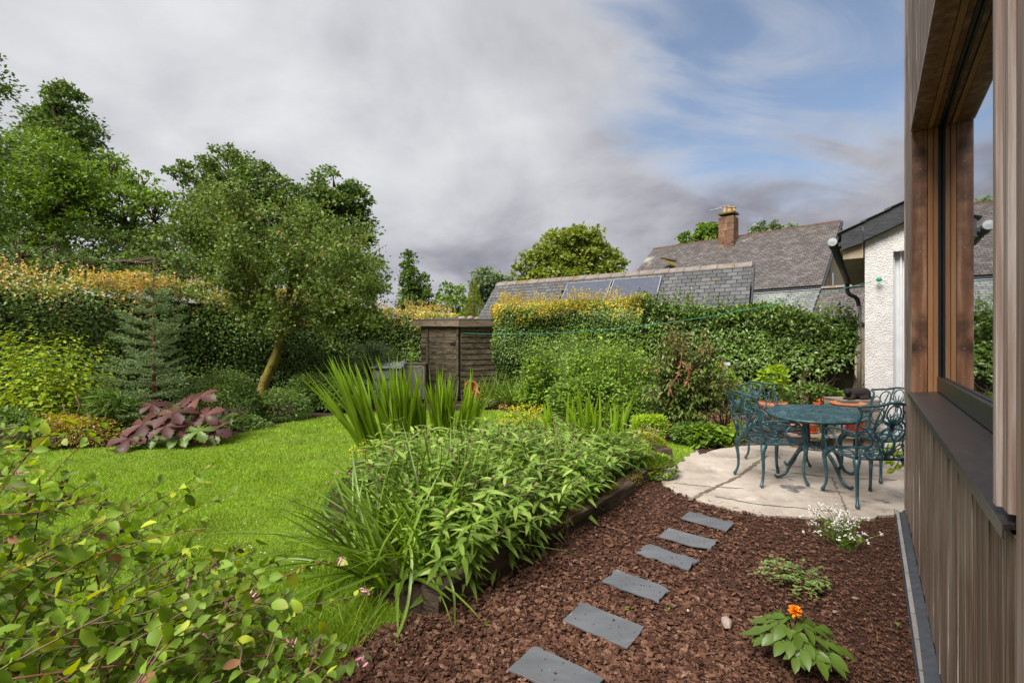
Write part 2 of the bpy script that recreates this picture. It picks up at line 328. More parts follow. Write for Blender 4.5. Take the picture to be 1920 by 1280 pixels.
M_flash = pm('dark_flashing', [(.048, .052, .062), (.075, .08, .092)], scale=20, rough=.5, bump=.2, bscale=90)
M_plinth = pm('plinth_board', [(.20, .185, .17), (.33, .31, .29)], scale=4, rough=.8, bump=.5, bscale=20, stretch=(3, .6, 3))
M_inside = pm('dark_interior', [(.02, .02, .02), (.03, .03, .03)], rough=.9)
M_white = pm('roughcast', [(.62, .59, .57), (.78, .755, .73)], scale=7, rough=.85, bump=1, bscale=48, bdist=.028, detail=3, patch=[((.50, .46, .42), 1.1, .62, .12)])
M_whitepaint = pm('white_paint', [(.62, .63, .65), (.72, .73, .74)], scale=5, rough=.45)
M_barge = pm('tarred_board', [(.020, .022, .026), (.05, .053, .06)], scale=6, rough=.5, bump=.4, bscale=20, stretch=(1, 4, 4), patch=[((.16, .16, .16), 22, .68, .04)])
M_iron = pm('gutter_iron', [(.03, .03, .03), (.085, .082, .075)], scale=10, rough=.55, bump=.4, bscale=40, patch=[((.26, .26, .22), 9, .62, .08)])
M_ppipe = pm('cream_pipe', [(.50, .44, .36), (.62, .56, .47)], scale=9, rough=.5)
M_roofg = pm('garage_slate', [(0.061, 0.061, 0.065, 0), (0.094, 0.094, 0.097, 0.5), (0.144, 0.144, 0.144, 1)], scale=9, rough=.62, island=.7, bump=.4, bscale=30, patch=[((.21, .23, .20), 3, .64, .12), ((.13, .085, .02), 2.1, .62, .08)])
M_roofh = pm('house_slate', [(0.070, 0.059, 0.056, 0), (0.108, 0.094, 0.089, 0.5), (0.174, 0.157, 0.146, 1)], scale=3, rough=.75, island=.6, bump=.4, bscale=30, patch=[((.34, .33, .27), .55, .60, .1), ((.15, .075, .025), 1.0, .67, .05)])
M_roofa = pm('annex_slate', [(.11, .11, .105, 0), (.17, .17, .165, .5), (.26, .26, .25, 1)], scale=3, rough=.75, island=.6, bump=.4, bscale=30, patch=[((.30, .35, .29), .4, .5, .15)])
M_ridge = pm('ridge_tile', [(.15, .125, .115), (.26, .225, .20)], scale=5, rough=.85, bump=.5, bscale=20, patch=[((.17, .12, .02), 3, .55, .1)])
M_rridge = pm('red_ridge_tile', [(.06, .035, .028), (.12, .075, .055)], scale=5, rough=.85, bump=.5, bscale=20, patch=[((.10, .09, .02), 2, .55, .1)])
M_stone = pm('sandstone', [(.26, .20, .14), (.40, .32, .235)], scale=4, rough=.9, bump=.5, bscale=20)
M_chim = pm('chimney_stone', [(.075, .045, .032, 0), (.20, .11, .065, .5), (.33, .21, .13, 1)], scale=3.5, rough=.9, bump=.7, bscale=16, island=.4, patch=[((.05, .035, .03), 2.2, .55, .1)])
M_lead = pm('lead', [(.30, .32, .34), (.46, .48, .50)], scale=8, rough=.5)
M_mossroof = pm('mossy_slate', [(.10, .09, .02), (.22, .17, .05)], scale=9, rough=1, bump=1, bscale=30)
M_pot = pm('chimney_pot', [(.40, .26, .13), (.55, .38, .22)], scale=8, rough=.85)
M_pv = pm('solar_glass', [(.035, .042, .07), (.05, .058, .09)], scale=5, rough=.25, spec=.5, coat=.3)
M_pvf = pm('aluminium', [(.25, .26, .28), (.34, .35, .37)], rough=.4, metal=.6)
M_pvs = pm('solar_stripe', [(.12, .13, .17), (.15, .16, .19)], rough=.4)
M_shed = pm('shed_board', [(0.041, 0.031, 0.019, 0), (0.102, 0.078, 0.049, 0.5), (0.200, 0.166, 0.115, 1)], scale=4, rough=.9, bump=.8, bscale=12, stretch=(1, 1, 7), bdist=.012, patch=[((.028, .020, .013), 2.6, .52, .14), ((.13, .13, .04), 3.4, .60, .1)])
M_fascia = pm('shed_fascia', [(.13, .09, .06), (.26, .20, .145)], scale=4, rough=.9, bump=.6, bscale=14, stretch=(1, 1, 7), patch=[((.04, .03, .02), 4, .6, .1)])
M_felt = pm('roof_felt', [(.035, .035, .033), (.10, .085, .07)], scale=10, rough=.95, bump=1, bscale=40)
M_cupb = pm('grey_cupboard', [(.55, .50, .43), (.66, .61, .53)], scale=5, rough=.7)
M_rust = pm('rusty_iron', [(.12, .035, .015), (.26, .09, .04)], scale=14, rough=.85, bump=.4, bscale=60)
M_sheet = pm('polythene', [(.55, .58, .60), (.75, .78, .80)], scale=9, rough=.35, bump=.8, bscale=14, stretch=(1, 1, 2))
M_green = pm('cast_green', [(.012, .036, .045, 0), (.026, .070, .082, .6), (.065, .14, .155, 1)], scale=16, rough=.40, spec=.55, bump=.25, bscale=120, bdist=.002)
M_line = pm('washing_line', [(.03, .30, .20), (.05, .38, .26)], rough=.5)
M_terra = pm('terracotta', [(.42, .14, .06), (.58, .22, .11)], scale=9, rough=.8, bump=.2, bscale=40)
M_redpl = pm('red_plastic', [(.62, .07, .025), (.70, .09, .035)], rough=.4)
M_greypot = pm('grey_pot', [(.36, .36, .35), (.50, .50, .48)], scale=10, rough=.7)
M_gpl = pm('green_pot', [(.05, .08, .06), (.08, .115, .09)], scale=10, rough=.55)
M_wood = pm('grey_timber', [(.16, .13, .10), (.34, .29, .24)], scale=6, rough=.85, bump=.5, bscale=20, stretch=(.5, 5, 5))
M_brick = pm('old_brick', [(.16, .08, .055), (.30, .17, .12)], scale=8, rough=.95, bump=.7, bscale=30, patch=[((.10, .11, .05), 5, .6, .1)])
M_cat = pm('black_fur', [(.012, .010, .010), (.035, .026, .022)], scale=40, rough=.75, bump=1, bscale=160, bdist=.01)
M_rock = pm('stone', [(.22, .16, .13), (.42, .33, .28)], scale=12, rough=.9, bump=.6, bscale=40)
M_bark = pm('bark', [(.05, .035, .022), (.13, .095, .06)], scale=12, rough=.95, bump=1, bscale=30, bdist=.03, stretch=(1, 1, .4))
M_mossbark = pm('mossy_bark', [(.06, .035, .018), (.20, .155, .035), (.28, .25, .04)], scale=7, rough=.95, bump=1, bscale=30, bdist=.03, stretch=(1, 1, .6))
M_stem = pm('green_stem', [(.10, .14, .03), (.16, .20, .05)], rough=.7)
M_redstem = pm('red_stem', [(.16, .045, .03), (.27, .10, .07)], scale=12, rough=.6)
M_brownstem = pm('brown_stem', [(.11, .065, .042), (.22, .15, .10)], scale=20, rough=.8)
M_twigshade = pm('inner_twig_shade', [(.020, .022, .010), (.045, .04, .02)], scale=9, rough=1, bump=1, bscale=30)  # dark twig brown, also standing in for the shade inside the hedges
M_bud = pm('seed_head', [(.07, .035, .025), (.20, .11, .085)], scale=30, rough=.9, island=.8)
M_pink = pm('pink_petal', [(.50, .20, .24), (.68, .38, .40)], rough=.6, island=.8)
M_yellowfl = pm('yellow_flower', [(.62, .52, .02), (.75, .66, .05)], rough=.6, island=.8)
M_bluefl = pm('blue_petal', [(.06, .06, .55), (.12, .12, .70)], rough=.6)
M_whitefl = pm('white_petal', [(.78, .72, .66), (.86, .84, .80)], rough=.6, island=.8)
M_orangefl = pm('orange_petal', [(.85, .20, .005), (.92, .34, .01)], rough=.5, island=.8)
M_deadleaf = leafmat('dead_leaf', [(.16, .07, .035), (.34, .18, .10)], rough=.7, trans=.15)

L_grass = leafmat('grass_blade', [(.125, .225, .010), (.195, .335, .013), (.265, .42, .02), (.40, .44, .09)], rough=.5, trans=.3, spec=.25)
L_beech = leafmat('beech_leaf', [(0.056, 0.146, 0.041), (0.101, 0.240, 0.056), (0.190, 0.380, 0.071)], rough=.36, trans=.18, spec=.5)
L_copper = leafmat('copper_tip', [(.30, .38, .05, 0), (.62, .52, .10, .25), (.74, .48, .20, .5), (.70, .42, .22, .75), (.58, .54, .10, 1)], rough=.45, trans=.3)
L_yellowtip = leafmat('yellow_tip', [(.34, .40, .04), (.62, .54, .07), (.68, .50, .10), (.62, .36, .13)], rough=.45, trans=.3)
L_laurel = leafmat('glossy_leaf', [(0.034, 0.093, 0.017), (0.068, 0.167, 0.029), (0.123, 0.247, 0.049), (0.173, 0.309, 0.074)], rough=.32, trans=.2, spec=.55)
L_dark = leafmat('dark_tree_leaf', [(0.054, 0.116, 0.029), (0.106, 0.204, 0.043), (0.194, 0.300, 0.062)], rough=.45, trans=.25)
L_mid = leafmat('mid_tree_leaf', [(0.058, 0.141, 0.023), (0.123, 0.255, 0.036), (0.231, 0.396, 0.058)], rough=.45, trans=.3)
L_olive = leafmat('olive_tree_leaf', [(0.115, 0.176, 0.024), (0.209, 0.270, 0.041), (0.365, 0.392, 0.068)], rough=.5, trans=.3)
L_grey = leafmat('greygreen_leaf', [(0.090, 0.143, 0.060), (0.165, 0.232, 0.105), (0.255, 0.330, 0.165)], rough=.5, trans=.2)
L_apple = leafmat('apple_leaf', [(.060, .110, .018), (.115, .185, .03), (.20, .28, .065), (.28, .35, .12)], rough=.45, trans=.28)
L_yel = leafmat('yellow_green_leaf', [(.15, .27, .012), (.30, .44, .022), (.50, .52, .05)], rough=.42, trans=.35)
L_spruce = leafmat('spruce_needle', [(.14, .24, .10), (.22, .33, .15), (.32, .42, .23)], rough=.5, trans=.1)
L_purple = leafmat('bronze_leaf', [(.065, .024, .028), (.105, .040, .042), (.15, .060, .052)], rough=.5, trans=.12, spec=.22, spots=((.09, .12, .03), 7, .58))
L_greenbig = leafmat('broad_green_leaf', [(.07, .15, .025), (.12, .21, .04)], rough=.4, trans=.25, spots=((.22, .09, .06), 8, .60))
L_lime = leafmat('lime_leaf', [(.30, .46, .025), (.40, .52, .04)], rough=.42, trans=.35)
L_orange = leafmat('orange_spirea', [(.30, .26, .03), (.42, .33, .04), (.40, .18, .04)], rough=.5, trans=.3)
L_bush = leafmat('border_leaf', [(0.056, 0.133, 0.028), (0.105, 0.210, 0.042), (0.182, 0.294, 0.070)], rough=.45, trans=.25)
L_honey = leafmat('honeysuckle_leaf', [(.075, .18, .025, 0), (.13, .28, .035, .35), (.21, .38, .055, .75), (.46, .52, .05, .94), (.34, .40, .18, 1)], rough=.5, trans=.32, spec=.22, spots=((.30, .34, .07), 16, .62))
L_cent = leafmat('cornflower_leaf', [(.075, .19, .03), (.13, .29, .045), (.21, .38, .07), (.38, .48, .13)], rough=.42, trans=.28, spec=.4)
L_lily = leafmat('strap_leaf', [(.05, .15, .02), (.10, .23, .026), (.19, .34, .04)], rough=.36, trans=.3, spec=.45)
L_croc = leafmat('sword_leaf', [(.08, .22, .014), (.14, .32, .02), (.23, .42, .03)], rough=.38, trans=.35)
L_rasp = leafmat('raspberry_leaf', [(0.081, 0.213, 0.022), (0.150, 0.338, 0.035), (0.250, 0.463, 0.062)], rough=.45, trans=.3)
L_photdark = leafmat('photinia_leaf', [(.07, .13, .025), (.12, .19, .04), (.17, .18, .06)], rough=.35, trans=.2, spec=.5)
L_photred = leafmat('photinia_tip', [(.26, .10, .06), (.30, .17, .08), (.20, .14, .05)], rough=.38, trans=.25)
L_gold = leafmat('golden_small_leaf', [(.32, .38, .03), (.46, .48, .05)], rough=.5, trans=.3)
L_sedum = leafmat('succulent_leaf', [(.13, .25, .06), (.22, .34, .11)], rough=.35, trans=.15, spec=.5)
L_dahlia = leafmat('dahlia_leaf', [(0.036, 0.128, 0.020), (0.064, 0.188, 0.032)], rough=.38, trans=.25, spec=.4)

# glass that mirrors the garden at this grazing view
def glassmat():
    m, t, b, o = newmat('window_glass'); L = t.links.new
    b.inputs['Base Color'].default_value = (.010, .012, .014, 1); b.inputs['Roughness'].default_value = .05
    g = N(t, 'ShaderNodeBsdfGlossy'); g.inputs['Roughness'].default_value = 0.0; g.inputs['Color'].default_value = (.93, .95, .97, 1)
    lw = N(t, 'ShaderNodeFresnel'); lw.inputs['IOR'].default_value = 2.1
    ml = N(t, 'ShaderNodeMath', operation='MULTIPLY'); L(lw.outputs[0], ml.inputs[0]); ml.inputs[1].default_value = 1.35; ml.use_clamp = True
    ms = N(t, 'ShaderNodeMixShader'); L(ml.outputs[0], ms.inputs[0]); L(b.outputs[0], ms.inputs[1]); L(g.outputs[0], ms.inputs[2]); L(ms.outputs[0], o.inputs[0])
    return m
M_glass = glassmat()

# ================================================================== GROUND
def sheet(name, poly, z, mat, kind='structure', n=None):
    mb = MB(); mb.add([(p[0], p[1], z) for p in poly], [list(range(len(poly)))]); o = mb.obj(name, mat); o['kind'] = kind; return o
sheet('ground', [(-400, -100), (400, -100), (400, 600), (-400, 600)], -.03, M_far)
LAWN = [(-8, .6), (-.95, .6), (-.95, 1.5), g2(600, 1280), g2(690, 1190), g2(770, 1160), (-.90, 2.75), (-1.45, 3.5), (-1.8, 4.5), (-1.95, 5.7), (-1.3, 6.6), (.2, 6.95), (1.2, 6.3), (1.62, 5.75), (1.72, 5.35),
        g2(1310, 852), (2.55, 6.7), (1.9, 7.3), (1.25, 8.3), g2(1000, 772), g2(880, 768), g2(800, 770), g2(650, 776), g2(560, 787), g2(430, 817), g2(220, 837), (-8, 5.6)]
MULCH = [(-.95, .3), (2.2, .3), W(1.7, .16)[:2], W(5.2, .16)[:2], (3.36, 4.0), g2(1600, 980), g2(1440, 965), g2(1320, 942), g2(1237, 905), (1.68, 5.3), (1.55, 4.95), (-.42, 2.5), g2(770, 1160), g2(690, 1190), g2(600, 1280), (-.95, 1.5)]
PATIO = [g2(1228, 900), g2(1262, 925), g2(1320, 946), g2(1380, 960), g2(1450, 970), g2(1560, 977), g2(1640, 975), (3.34, 3.93), (3.62, 3.72), (6.6, 1.4), (9.2, 5.6), W(9.2, 2), W(9.2, -.05), (4.85, 6.5), (3.2, 6.45), (2.72, 6.15), (2.4, 5.9), g2(1310, 846)]
lawn = sheet('lawn', LAWN, 0.0, M_lawn)
soil = sheet('garden_soil', [(-14, -2), (9, -2), (9, 14), (-14, 16)], -.012, M_soil)
mul = sheet('bark_mulch_bed', MULCH, .006, M_mulch)
PE = []
for i in range(len(PATIO)):
    a, b = sm(PATIO[i][:2]), sm(PATIO[(i+1) % len(PATIO)][:2]); k = max(1, int(np.linalg.norm(b-a)/.09))
    for j in range(k): PE.append(a+(b-a)*j/k+(rng.normal(0, .022, 2) if i < 8 or i > 11 else 0))
pat = MB().prism([(p[0], p[1], -.02) for p in PE], (0, 0, .05)).obj('patio', M_patio, bevel=.006); pat['kind'] = 'structure'
M_joint = pm('rough_mortar', [(.10, .08, .06), (.24, .19, .145)], scale=18, rough=.95, bump=1, bscale=50, patch=[((.10, .12, .04), 6, .6, .1)])
def joints():
    for pts, w in (([(1292, 938), (1330, 918), (1385, 893), (1412, 872), (1440, 852)], .030), ([(1340, 930), (1420, 945), (1500, 952), (1600, 962)], .012), ([(1262, 905), (1330, 912), (1400, 916)], .010), ([(1440, 880), (1560, 895), (1690, 900)], .012), ([(1560, 895), (1575, 930), (1590, 965)], .010)):
        p = [G(u, v, .031) for u, v in pts]; q = []
        for i in range(len(p)-1):
            for j in range(14): t = j/14; q.append(sm(p[i])+(sm(p[i+1])-sm(p[i]))*t+np.r_[rng.normal(0, .006, 2), 0])
        mb = MB(); V = []
        for i, c in enumerate(q):
            d = norm(q[min(i+1, len(q)-1)]-q[max(i-1, 0)]); nn = np.array([-d[1], d[0], 0]); ww = w*abs(.35+rng.random()*.6)*(0.25 if i in (0, len(q)-1) else 1); z = [0, 0, .003]; V += [c-nn*ww+z, c+nn*ww+z]
        mb.add(V, [[2*i, 2*i+1, 2*i+3, 2*i+2] for i in range(len(q)-1)]); mb.obj('slab_joint', M_joint, pat)
joints()
# hairline slab joints, cut as shallow raised lips of neighbouring slabs
def grass():
    n = 330000; pv = rng.uniform(765, 1420, n); pu = rng.uniform(-150, 1400, n)
    Y = F*CAMH/(pv-640); X = (pu-960)/F*Y
    X2 = rng.uniform(-8, 3, 60000); Y2 = rng.uniform(.6, 10.2, 60000)
    P = np.stack([np.r_[X, X2], np.r_[Y, Y2]], 1); P = P[pip(P, LAWN)]; n = len(P)
    P = np.c_[P, np.full(n, -.003)]
    D = np.c_[rng.normal(0, .55, (n, 2)), np.ones(n)]
    patch = .5+.5*np.sin(P[:, 0]*1.9+np.sin(P[:, 1]*1.3)*2)*np.sin(P[:, 1]*1.7+P[:, 0]*.6)
    L = rng.uniform(.018, .040, n)*(.8+.5*patch); L[rng.random(n) < .01] *= 1.8
    Wd = np.maximum(.0028, P[:, 1]*.0016)
    V, Fc = leaf_arr(P, D, rdir(n), L*(1+P[:, 1]*.04), Wd, T_NEEDLE, .0)
    o = link('grass', fast_mesh('grass', V, Fc, L_grass)); tag(o, 'bright green mown lawn grass between the borders', 'grass', kind='stuff')
    # long unmown blades along the bed and sleeper edge
    e = [g2(620, 1270), g2(700, 1180), (-.72, 2.55), (-.98, 2.75), (-1.5, 3.5), (-1.85, 4.5)]
    Q = []
    for i in range(len(e)-1):
        a, b = sm(e[i]), sm(e[i+1]); k = int(420*np.linalg.norm(b-a)); t = rng.random((k, 1)); Q.append(a+(b-a)*t+rng.normal(0, .07, (k, 2))-[.08, 0])
    Q = np.vstack(Q); n = len(Q); V, Fc = leaf_arr(np.c_[Q, np.zeros(n)], np.c_[rng.normal(0, .45, (n, 2)), np.ones(n)], [(0, 0, 1)]*n+rng.normal(0, .3, (n, 3)), rng.uniform(.06, .17, n), rng.uniform(.003, .005, n), T_GRASS, .35)
    o = link('edge_grass', fast_mesh('edge_grass', V, Fc, L_grass)); tag(o, 'longer uncut grass at the edge of the raised bed', 'grass', kind='stuff')
    # clover and daisies in the lawn
    n = 900; pv = rng.uniform(830, 1100, n); pu = rng.uniform(150, 640, n); Y = F*CAMH/(pv-640); P = np.c_[(pu-960)/F*Y, Y, np.full(n, .03)]; P = P[pip(P, LAWN)]
    k = (np.sin(P[:, 0]*3+1)+np.sin(P[:, 1]*2.3) > .2); P = P[k][:95]; n = len(P)
    V, Fc = leaf_arr(P, rdir(n)*[1, 1, .1], [(0, 0, 1)]*n, .012, .010, T_DIA, 0)
    o = link('daisy_heads', fast_mesh('daisy_heads', V, Fc, M_whitefl)); tag(o, 'tiny white clover and daisy heads dotted in the lawn', 'daisies', kind='stuff')
grass()
SLATES = [[(1292, 959), (1376, 981), (1362, 995), (1277, 971)],
          [(1253, 989), (1344, 1014), (1330, 1033), (1236, 1005)],
          [(1212.5, 1020.6), (1311, 1051), (1291, 1067.5), (1194, 1036)],
          [(1156, 1067.5), (1256, 1103), (1236, 1129.5), (1130, 1089)],
          [(1090.6, 1129), (1208, 1175), (1176.6, 1215), (1054.7, 1163)],
          [(1001.6, 1208), (1133, 1272), (1098, 1316), (951.6, 1255)]]
SLW = [[sm(G(u, v, .03)) for u, v in q] for q in SLATES]
def chips():
    n = 64000; pv = rng.uniform(900, 1420, n); pu = rng.uniform(560, 1760, n); Y = F*CAMH/(pv-640)
    P = np.stack([(pu-960)/F*Y, Y], 1); P2 = np.c_[rng.uniform(-1, 3.5, 12000), rng.uniform(.4, 5.2, 12000)]; P = np.vstack([P, P2]); P = P[pip(P, MULCH)]
    for q in SLW:
        c = sum(q)/4; qq = [c+(p-c)*.955 for p in q]; P = P[~pip(P, qq)]
    n = len(P)
    dens = np.sin(P[:, 0]*3.1+1)*np.sin(P[:, 1]*2.7)+.6*np.sin(P[:, 0]*7+P[:, 1]*5); wall = np.clip((P[:, 0]*.785-P[:, 1]*.62+.75)/.8, 0, 1)
    P = P[rng.random(n) < .96-.25*(dens < -.5)-.25*wall]; n = len(P); wall = np.clip((P[:, 0]*.785-P[:, 1]*.62+.75)/.8, 0, 1)
    big = rng.random(n)**2.6*(1-.55*wall)
    L = (.009+.032*big)*rng.uniform(.8, 1.2, n); Wd = L*rng.uniform(.35, .75, n); T = L*rng.uniform(.06, .22, n)+.001
    base = sm([(-.5, -.35, -.5), (.3, -.5, -.5), (.5, .3, -.5), (-.3, .5, -.5), (-.4, -.3, .5), (.3, -.38, .5), (.42, .3, .5), (-.28, .38, .5)])
    B = base[None]+rng.uniform(-.16, .16, (n, 8, 3)); B = B*np.stack([L, Wd, T], 1)[:, None]
    a = rng.uniform(0, 6.283, n); X = np.c_[np.cos(a), np.sin(a), rng.normal(0, .18, n)]; X = norm(X)
    Z = norm(np.c_[rng.normal(0, .4, (n, 2)), np.ones(n)]); Yv = norm(np.cross(Z, X)); Z = np.cross(X, Yv)
    c = np.c_[P, .008+rng.random(n)*.018+L*.12]
    V = c[:, None]+B[:, :, :1]*X[:, None]+B[:, :, 1:2]*Yv[:, None]+B[:, :, 2:]*Z[:, None]
    f = np.array([[4, 5, 6, 7], [0, 1, 5, 4], [1, 2, 6, 5], [2, 3, 7, 6], [3, 0, 4, 7]])
    Fc = (f[None]+(np.arange(n)*8)[:, None, None]).reshape(-1, 4)
    crumbs = []
    for q in SLW:
        c = sum(q)/4
        for _ in range(14): w_ = rng.dirichlet([.8]*4); crumbs.append(sum(q[k]*w_[k] for k in range(4)))
    cr_ = sm(crumbs); m2 = len(cr_); sz = rng.uniform(.002, .007, m2)*np.where(rng.random(m2) < .12, 2, 1); Vc = cr_[:, None]+[0, 0, .009]+(base[None]+rng.uniform(-.2, .2, (m2, 8, 3)))*np.stack([sz, sz*.7, sz*.5], 1)[:, None]
    V = np.vstack([V.reshape(-1, 3), Vc.reshape(-1, 3)]); Fc = np.vstack([Fc, (f[None]+((np.arange(m2)+n)*8)[:, None, None]).reshape(-1, 4)])
    o = link('bark_chips', fast_mesh('bark_chips', V.reshape(-1, 3), Fc, M_chip)); tag(o, 'loose reddish brown bark chips spread over the bed', 'bark chips', kind='stuff')
    # stalks, straw and small twigs
    n = 150; P = np.c_[rng.uniform(-.9, 3.2, n*4), rng.uniform(1.9, 4.8, n*4)]; P = P[pip(P, MULCH)][:n]; n = len(P)
    V, Fc = leaf_arr(np.c_[P, np.full(n, .036)], rdir(n)*[1, 1, .05], [(0, 0, 1)]*n, rng.uniform(.03, .13, n), .0028, T_GRASS, .05)
    o = link('straw', fast_mesh('straw', V, Fc, M_deadleaf)); tag(o, 'thin dry stalks lying among the bark chips', 'straw', kind='stuff')
chips()
labs = ['grey slate stepping stone nearest the patio, first of the path', 'second slate step from the patio, one corner chipped off', 'irregular slate step with ragged long edges, third from the patio',
        'slate step with broken right end and crumbs of bark on it, fourth from the patio', 'large clean rectangular slate step with pale scratches, fifth from the patio', 'largest slate step, cut off by the bottom edge of the photo']
def slates():
    for i, q in enumerate(SLW):
        c = sum(q)/4; pts = []
        seg = {1: [4, 5, 3, 3], 2: [9, 4, 9, 4], 3: [6, 6, 6, 4]}.get(i, [5, 3, 5, 3]); am = {1: .004, 2: .010, 3: .006}.get(i, .0025)
        for k in range(4):
            a, b = q[k], q[(k+1) % 4]
            for j in range(seg[k]):
                t = j/seg[k]; p = a+(b-a)*t + np.r_[rng.normal(0, am if j else am*.4, 2), 0]; pts.append(p)
        if i == 1: pts[9:11] = [pts[9]*.72+c*.28, pts[10]]
        if i == 3: pts[6] = pts[6]*.86+c*.14
        mb = MB(); mb.prism([(p[0]-c[0], p[1]-c[1], 0) for p in pts], (0, 0, .011)); 
        o = mb.obj('stepping_slate', M_slate, loc=(c[0], c[1], .024), bevel=.0015)
        o.rotation_euler = (rng.normal(0, .008), rng.normal(0, .008), 0); tag(o, labs[i], 'stepping stone', 'slate steps through the bark')
slates()

# ================================================================== TIMBER HOUSE (right)
def timber_house():
    # local frame: x = p (away from the garden), y = s (along the wall), z up
    T = thing('timber_house', 'weathered cedar clad house wall with tall recessed window at the right edge', 'house', W(0, .228), WROT)
    s0, s1, sA, sB, zs, zh, zt = .25, 5.2, 1.42, 4.45, 1.130, 3.055, 6.2
    rec = .162
    body = MB()
    body.box(((.03+3.5)/2, (s0+sA)/2, zt/2), (3.47, sA-s0, zt)); body.box(((.03+3.5)/2, (sB+s1)/2-.01, zt/2), (3.47, s1-sB-.02, zt))
    body.box(((.03+3.5)/2, (sA+sB)/2, (zs-.02)/2), (3.47, sB-sA, zs-.02)); body.box(((.03+3.5)/2, (sA+sB)/2, (zh+zt)/2+.012), (3.47, sB-sA, zt-zh-.024))
    body.box((2.5, (sA+sB)/2, (zs+zh)/2), (2, sB-sA, zh-zs))
    body.obj('wall_core', M_inside, T)
    cache = {}
    def board(name, y0, y1, z0, z1, mat, x=0.0, th=.024):
        w, h = round(y1-y0, 4), round(z1-z0, 4); key = (w, h, mat.name, th)
        if key not in cache:
            mb = MB(); mb.box((th/2, w/2, h/2), (th, w-.004, h)); me = mb.mesh('board', mat); cache[key] = me
        o = link(name, cache[key], T, (x, y0, z0)); return o
    bw = .128
    k = 0; y = s0
    def boards(y0, y1, z0, z1, mat=M_clad):
        n = max(1, round((y1-y0)/bw)); w = (y1-y0)/n
        for i in range(n): board('cladding_board', y0+i*w, y0+(i+1)*w, z0, z1, mat, x=[0, .0025, -.0015, .001][(i*7) % 4])
    boards(s0, sA-.075, .09, zt, M_cladpale); boards(sB, s1-.03, .09, zt)
    boards(sA-.075, sB, .09, zs-.025); boards(sA-.075, sB, zh, zt)
    board('corner_board', s1-.03, s1+.03, .06, zt, M_cladpale, -.004, .05)
    # near window post, its edge and face standing proud of the boards
    o = board('window_post', sA-.072, sA-.022, zs+.02, zh-.0, M_cladpale, -.010, .035)
    o = board('window_post', sA-.022, sA+.012, zs+.02, zh-.0, M_cladpale, -.020, .05)
    # far jamb: three boards deep, and a black seal next to the glass; near jamb alike
    def jamb(y, side):
        for name, x0, x1, m, pr in (('jamb_board', .004, .088, M_reveal, 0), ('jamb_board', .090, .118, M_reveal2, .006), ('jamb_strip', .119, .146, M_reveal2, .0), ('window_seal', .146, rec, M_rubber, .012)):
            mb = MB(); mb.box(((x0+x1)/2, y-side*(.012+pr/2), (zs+zh)/2), (x1-x0-.002, .024+pr, zh-zs-.002)); mb.obj(name, m, T)
    jamb(sB, 1); jamb(sA+.026, -1)
    # soffit
    for name, x0, x1, m, pr in (('soffit_board', -.004, .088, M_reveal, 0), ('soffit_strip', .090, .118, M_reveal2, .008), ('soffit_board', .119, .146, M_reveal, .0), ('window_seal', .146, rec, M_rubber, .016)):
        mb = MB(); mb.box(((x0+x1)/2, (sA+sB)/2+.004, zh-.012-pr/2), (x1-x0-.002, sB-sA-.054, .024+pr)); mb.obj(name, m, T)
    # screws in the jamb
    for z in (1.25, 1.45, 2.15, 2.75, 2.98):
        MB().lathe([(0, 0), (.004, 0), (.004, .002), (0, .003)], (0, 0, 0), 8).obj('screw', M_pvf, T, loc=(.05, sB-.0245, z), rot=(R(90), 0, 0))
    # glass, rail, sill
    g = MB(); g.box((rec+.012, (sA+sB)/2, (zs+zh)/2), (.02, sB-sA, zh-zs+.01)); g.obj('window_pane', M_glass, T)
    r = MB(); r.box((rec-.012, (sA+sB)/2, zs+.068), (.024, sB-sA-.06, .10)); r.obj('window_rail', M_sillm, T, bevel=.003)
    s = MB(); a, b = sA-.075, sB-.002
    s.hexa([(-.016, a, zs-.012), (rec, sA+.03, zs-.002), (rec, b, zs-.002), (-.016, b, zs-.012)], [(-.016, a, zs-.001), (rec, sA+.03, zs+.014), (rec, b, zs+.014), (-.016, b, zs-.001)])
    s.box((-.0178, (a+b)/2, zs-.016), (.003, b-a, .032)); s.obj('window_sill', M_sillm, T)
    # base flashing and plinth of vertical boards
    fl = MB(); fl.hexa([(-.070, s0, .040), (.004, s0, .075), (.004, s1+.02, .030), (-.070, s1+.02, -.005)], [(-.070, s0, .046), (.004, s0, .085), (.004, s1+.02, .040), (-.070, s1+.02, .001)])
    fl.box((-.0715, (s0+s1)/2, .028), (.003, s1-s0, .028)); fl.obj('base_flashing', M_flash, T)
    n = 18; w = (s1-s0)/n
    for i in range(n):
        mb = MB(); mb.box((0, 0, 0), (.02, w-.012, .24)); mb.obj('plinth_board', M_plinth, T, loc=(-.052, s0+(i+.5)*w, -.085))
timber_house()

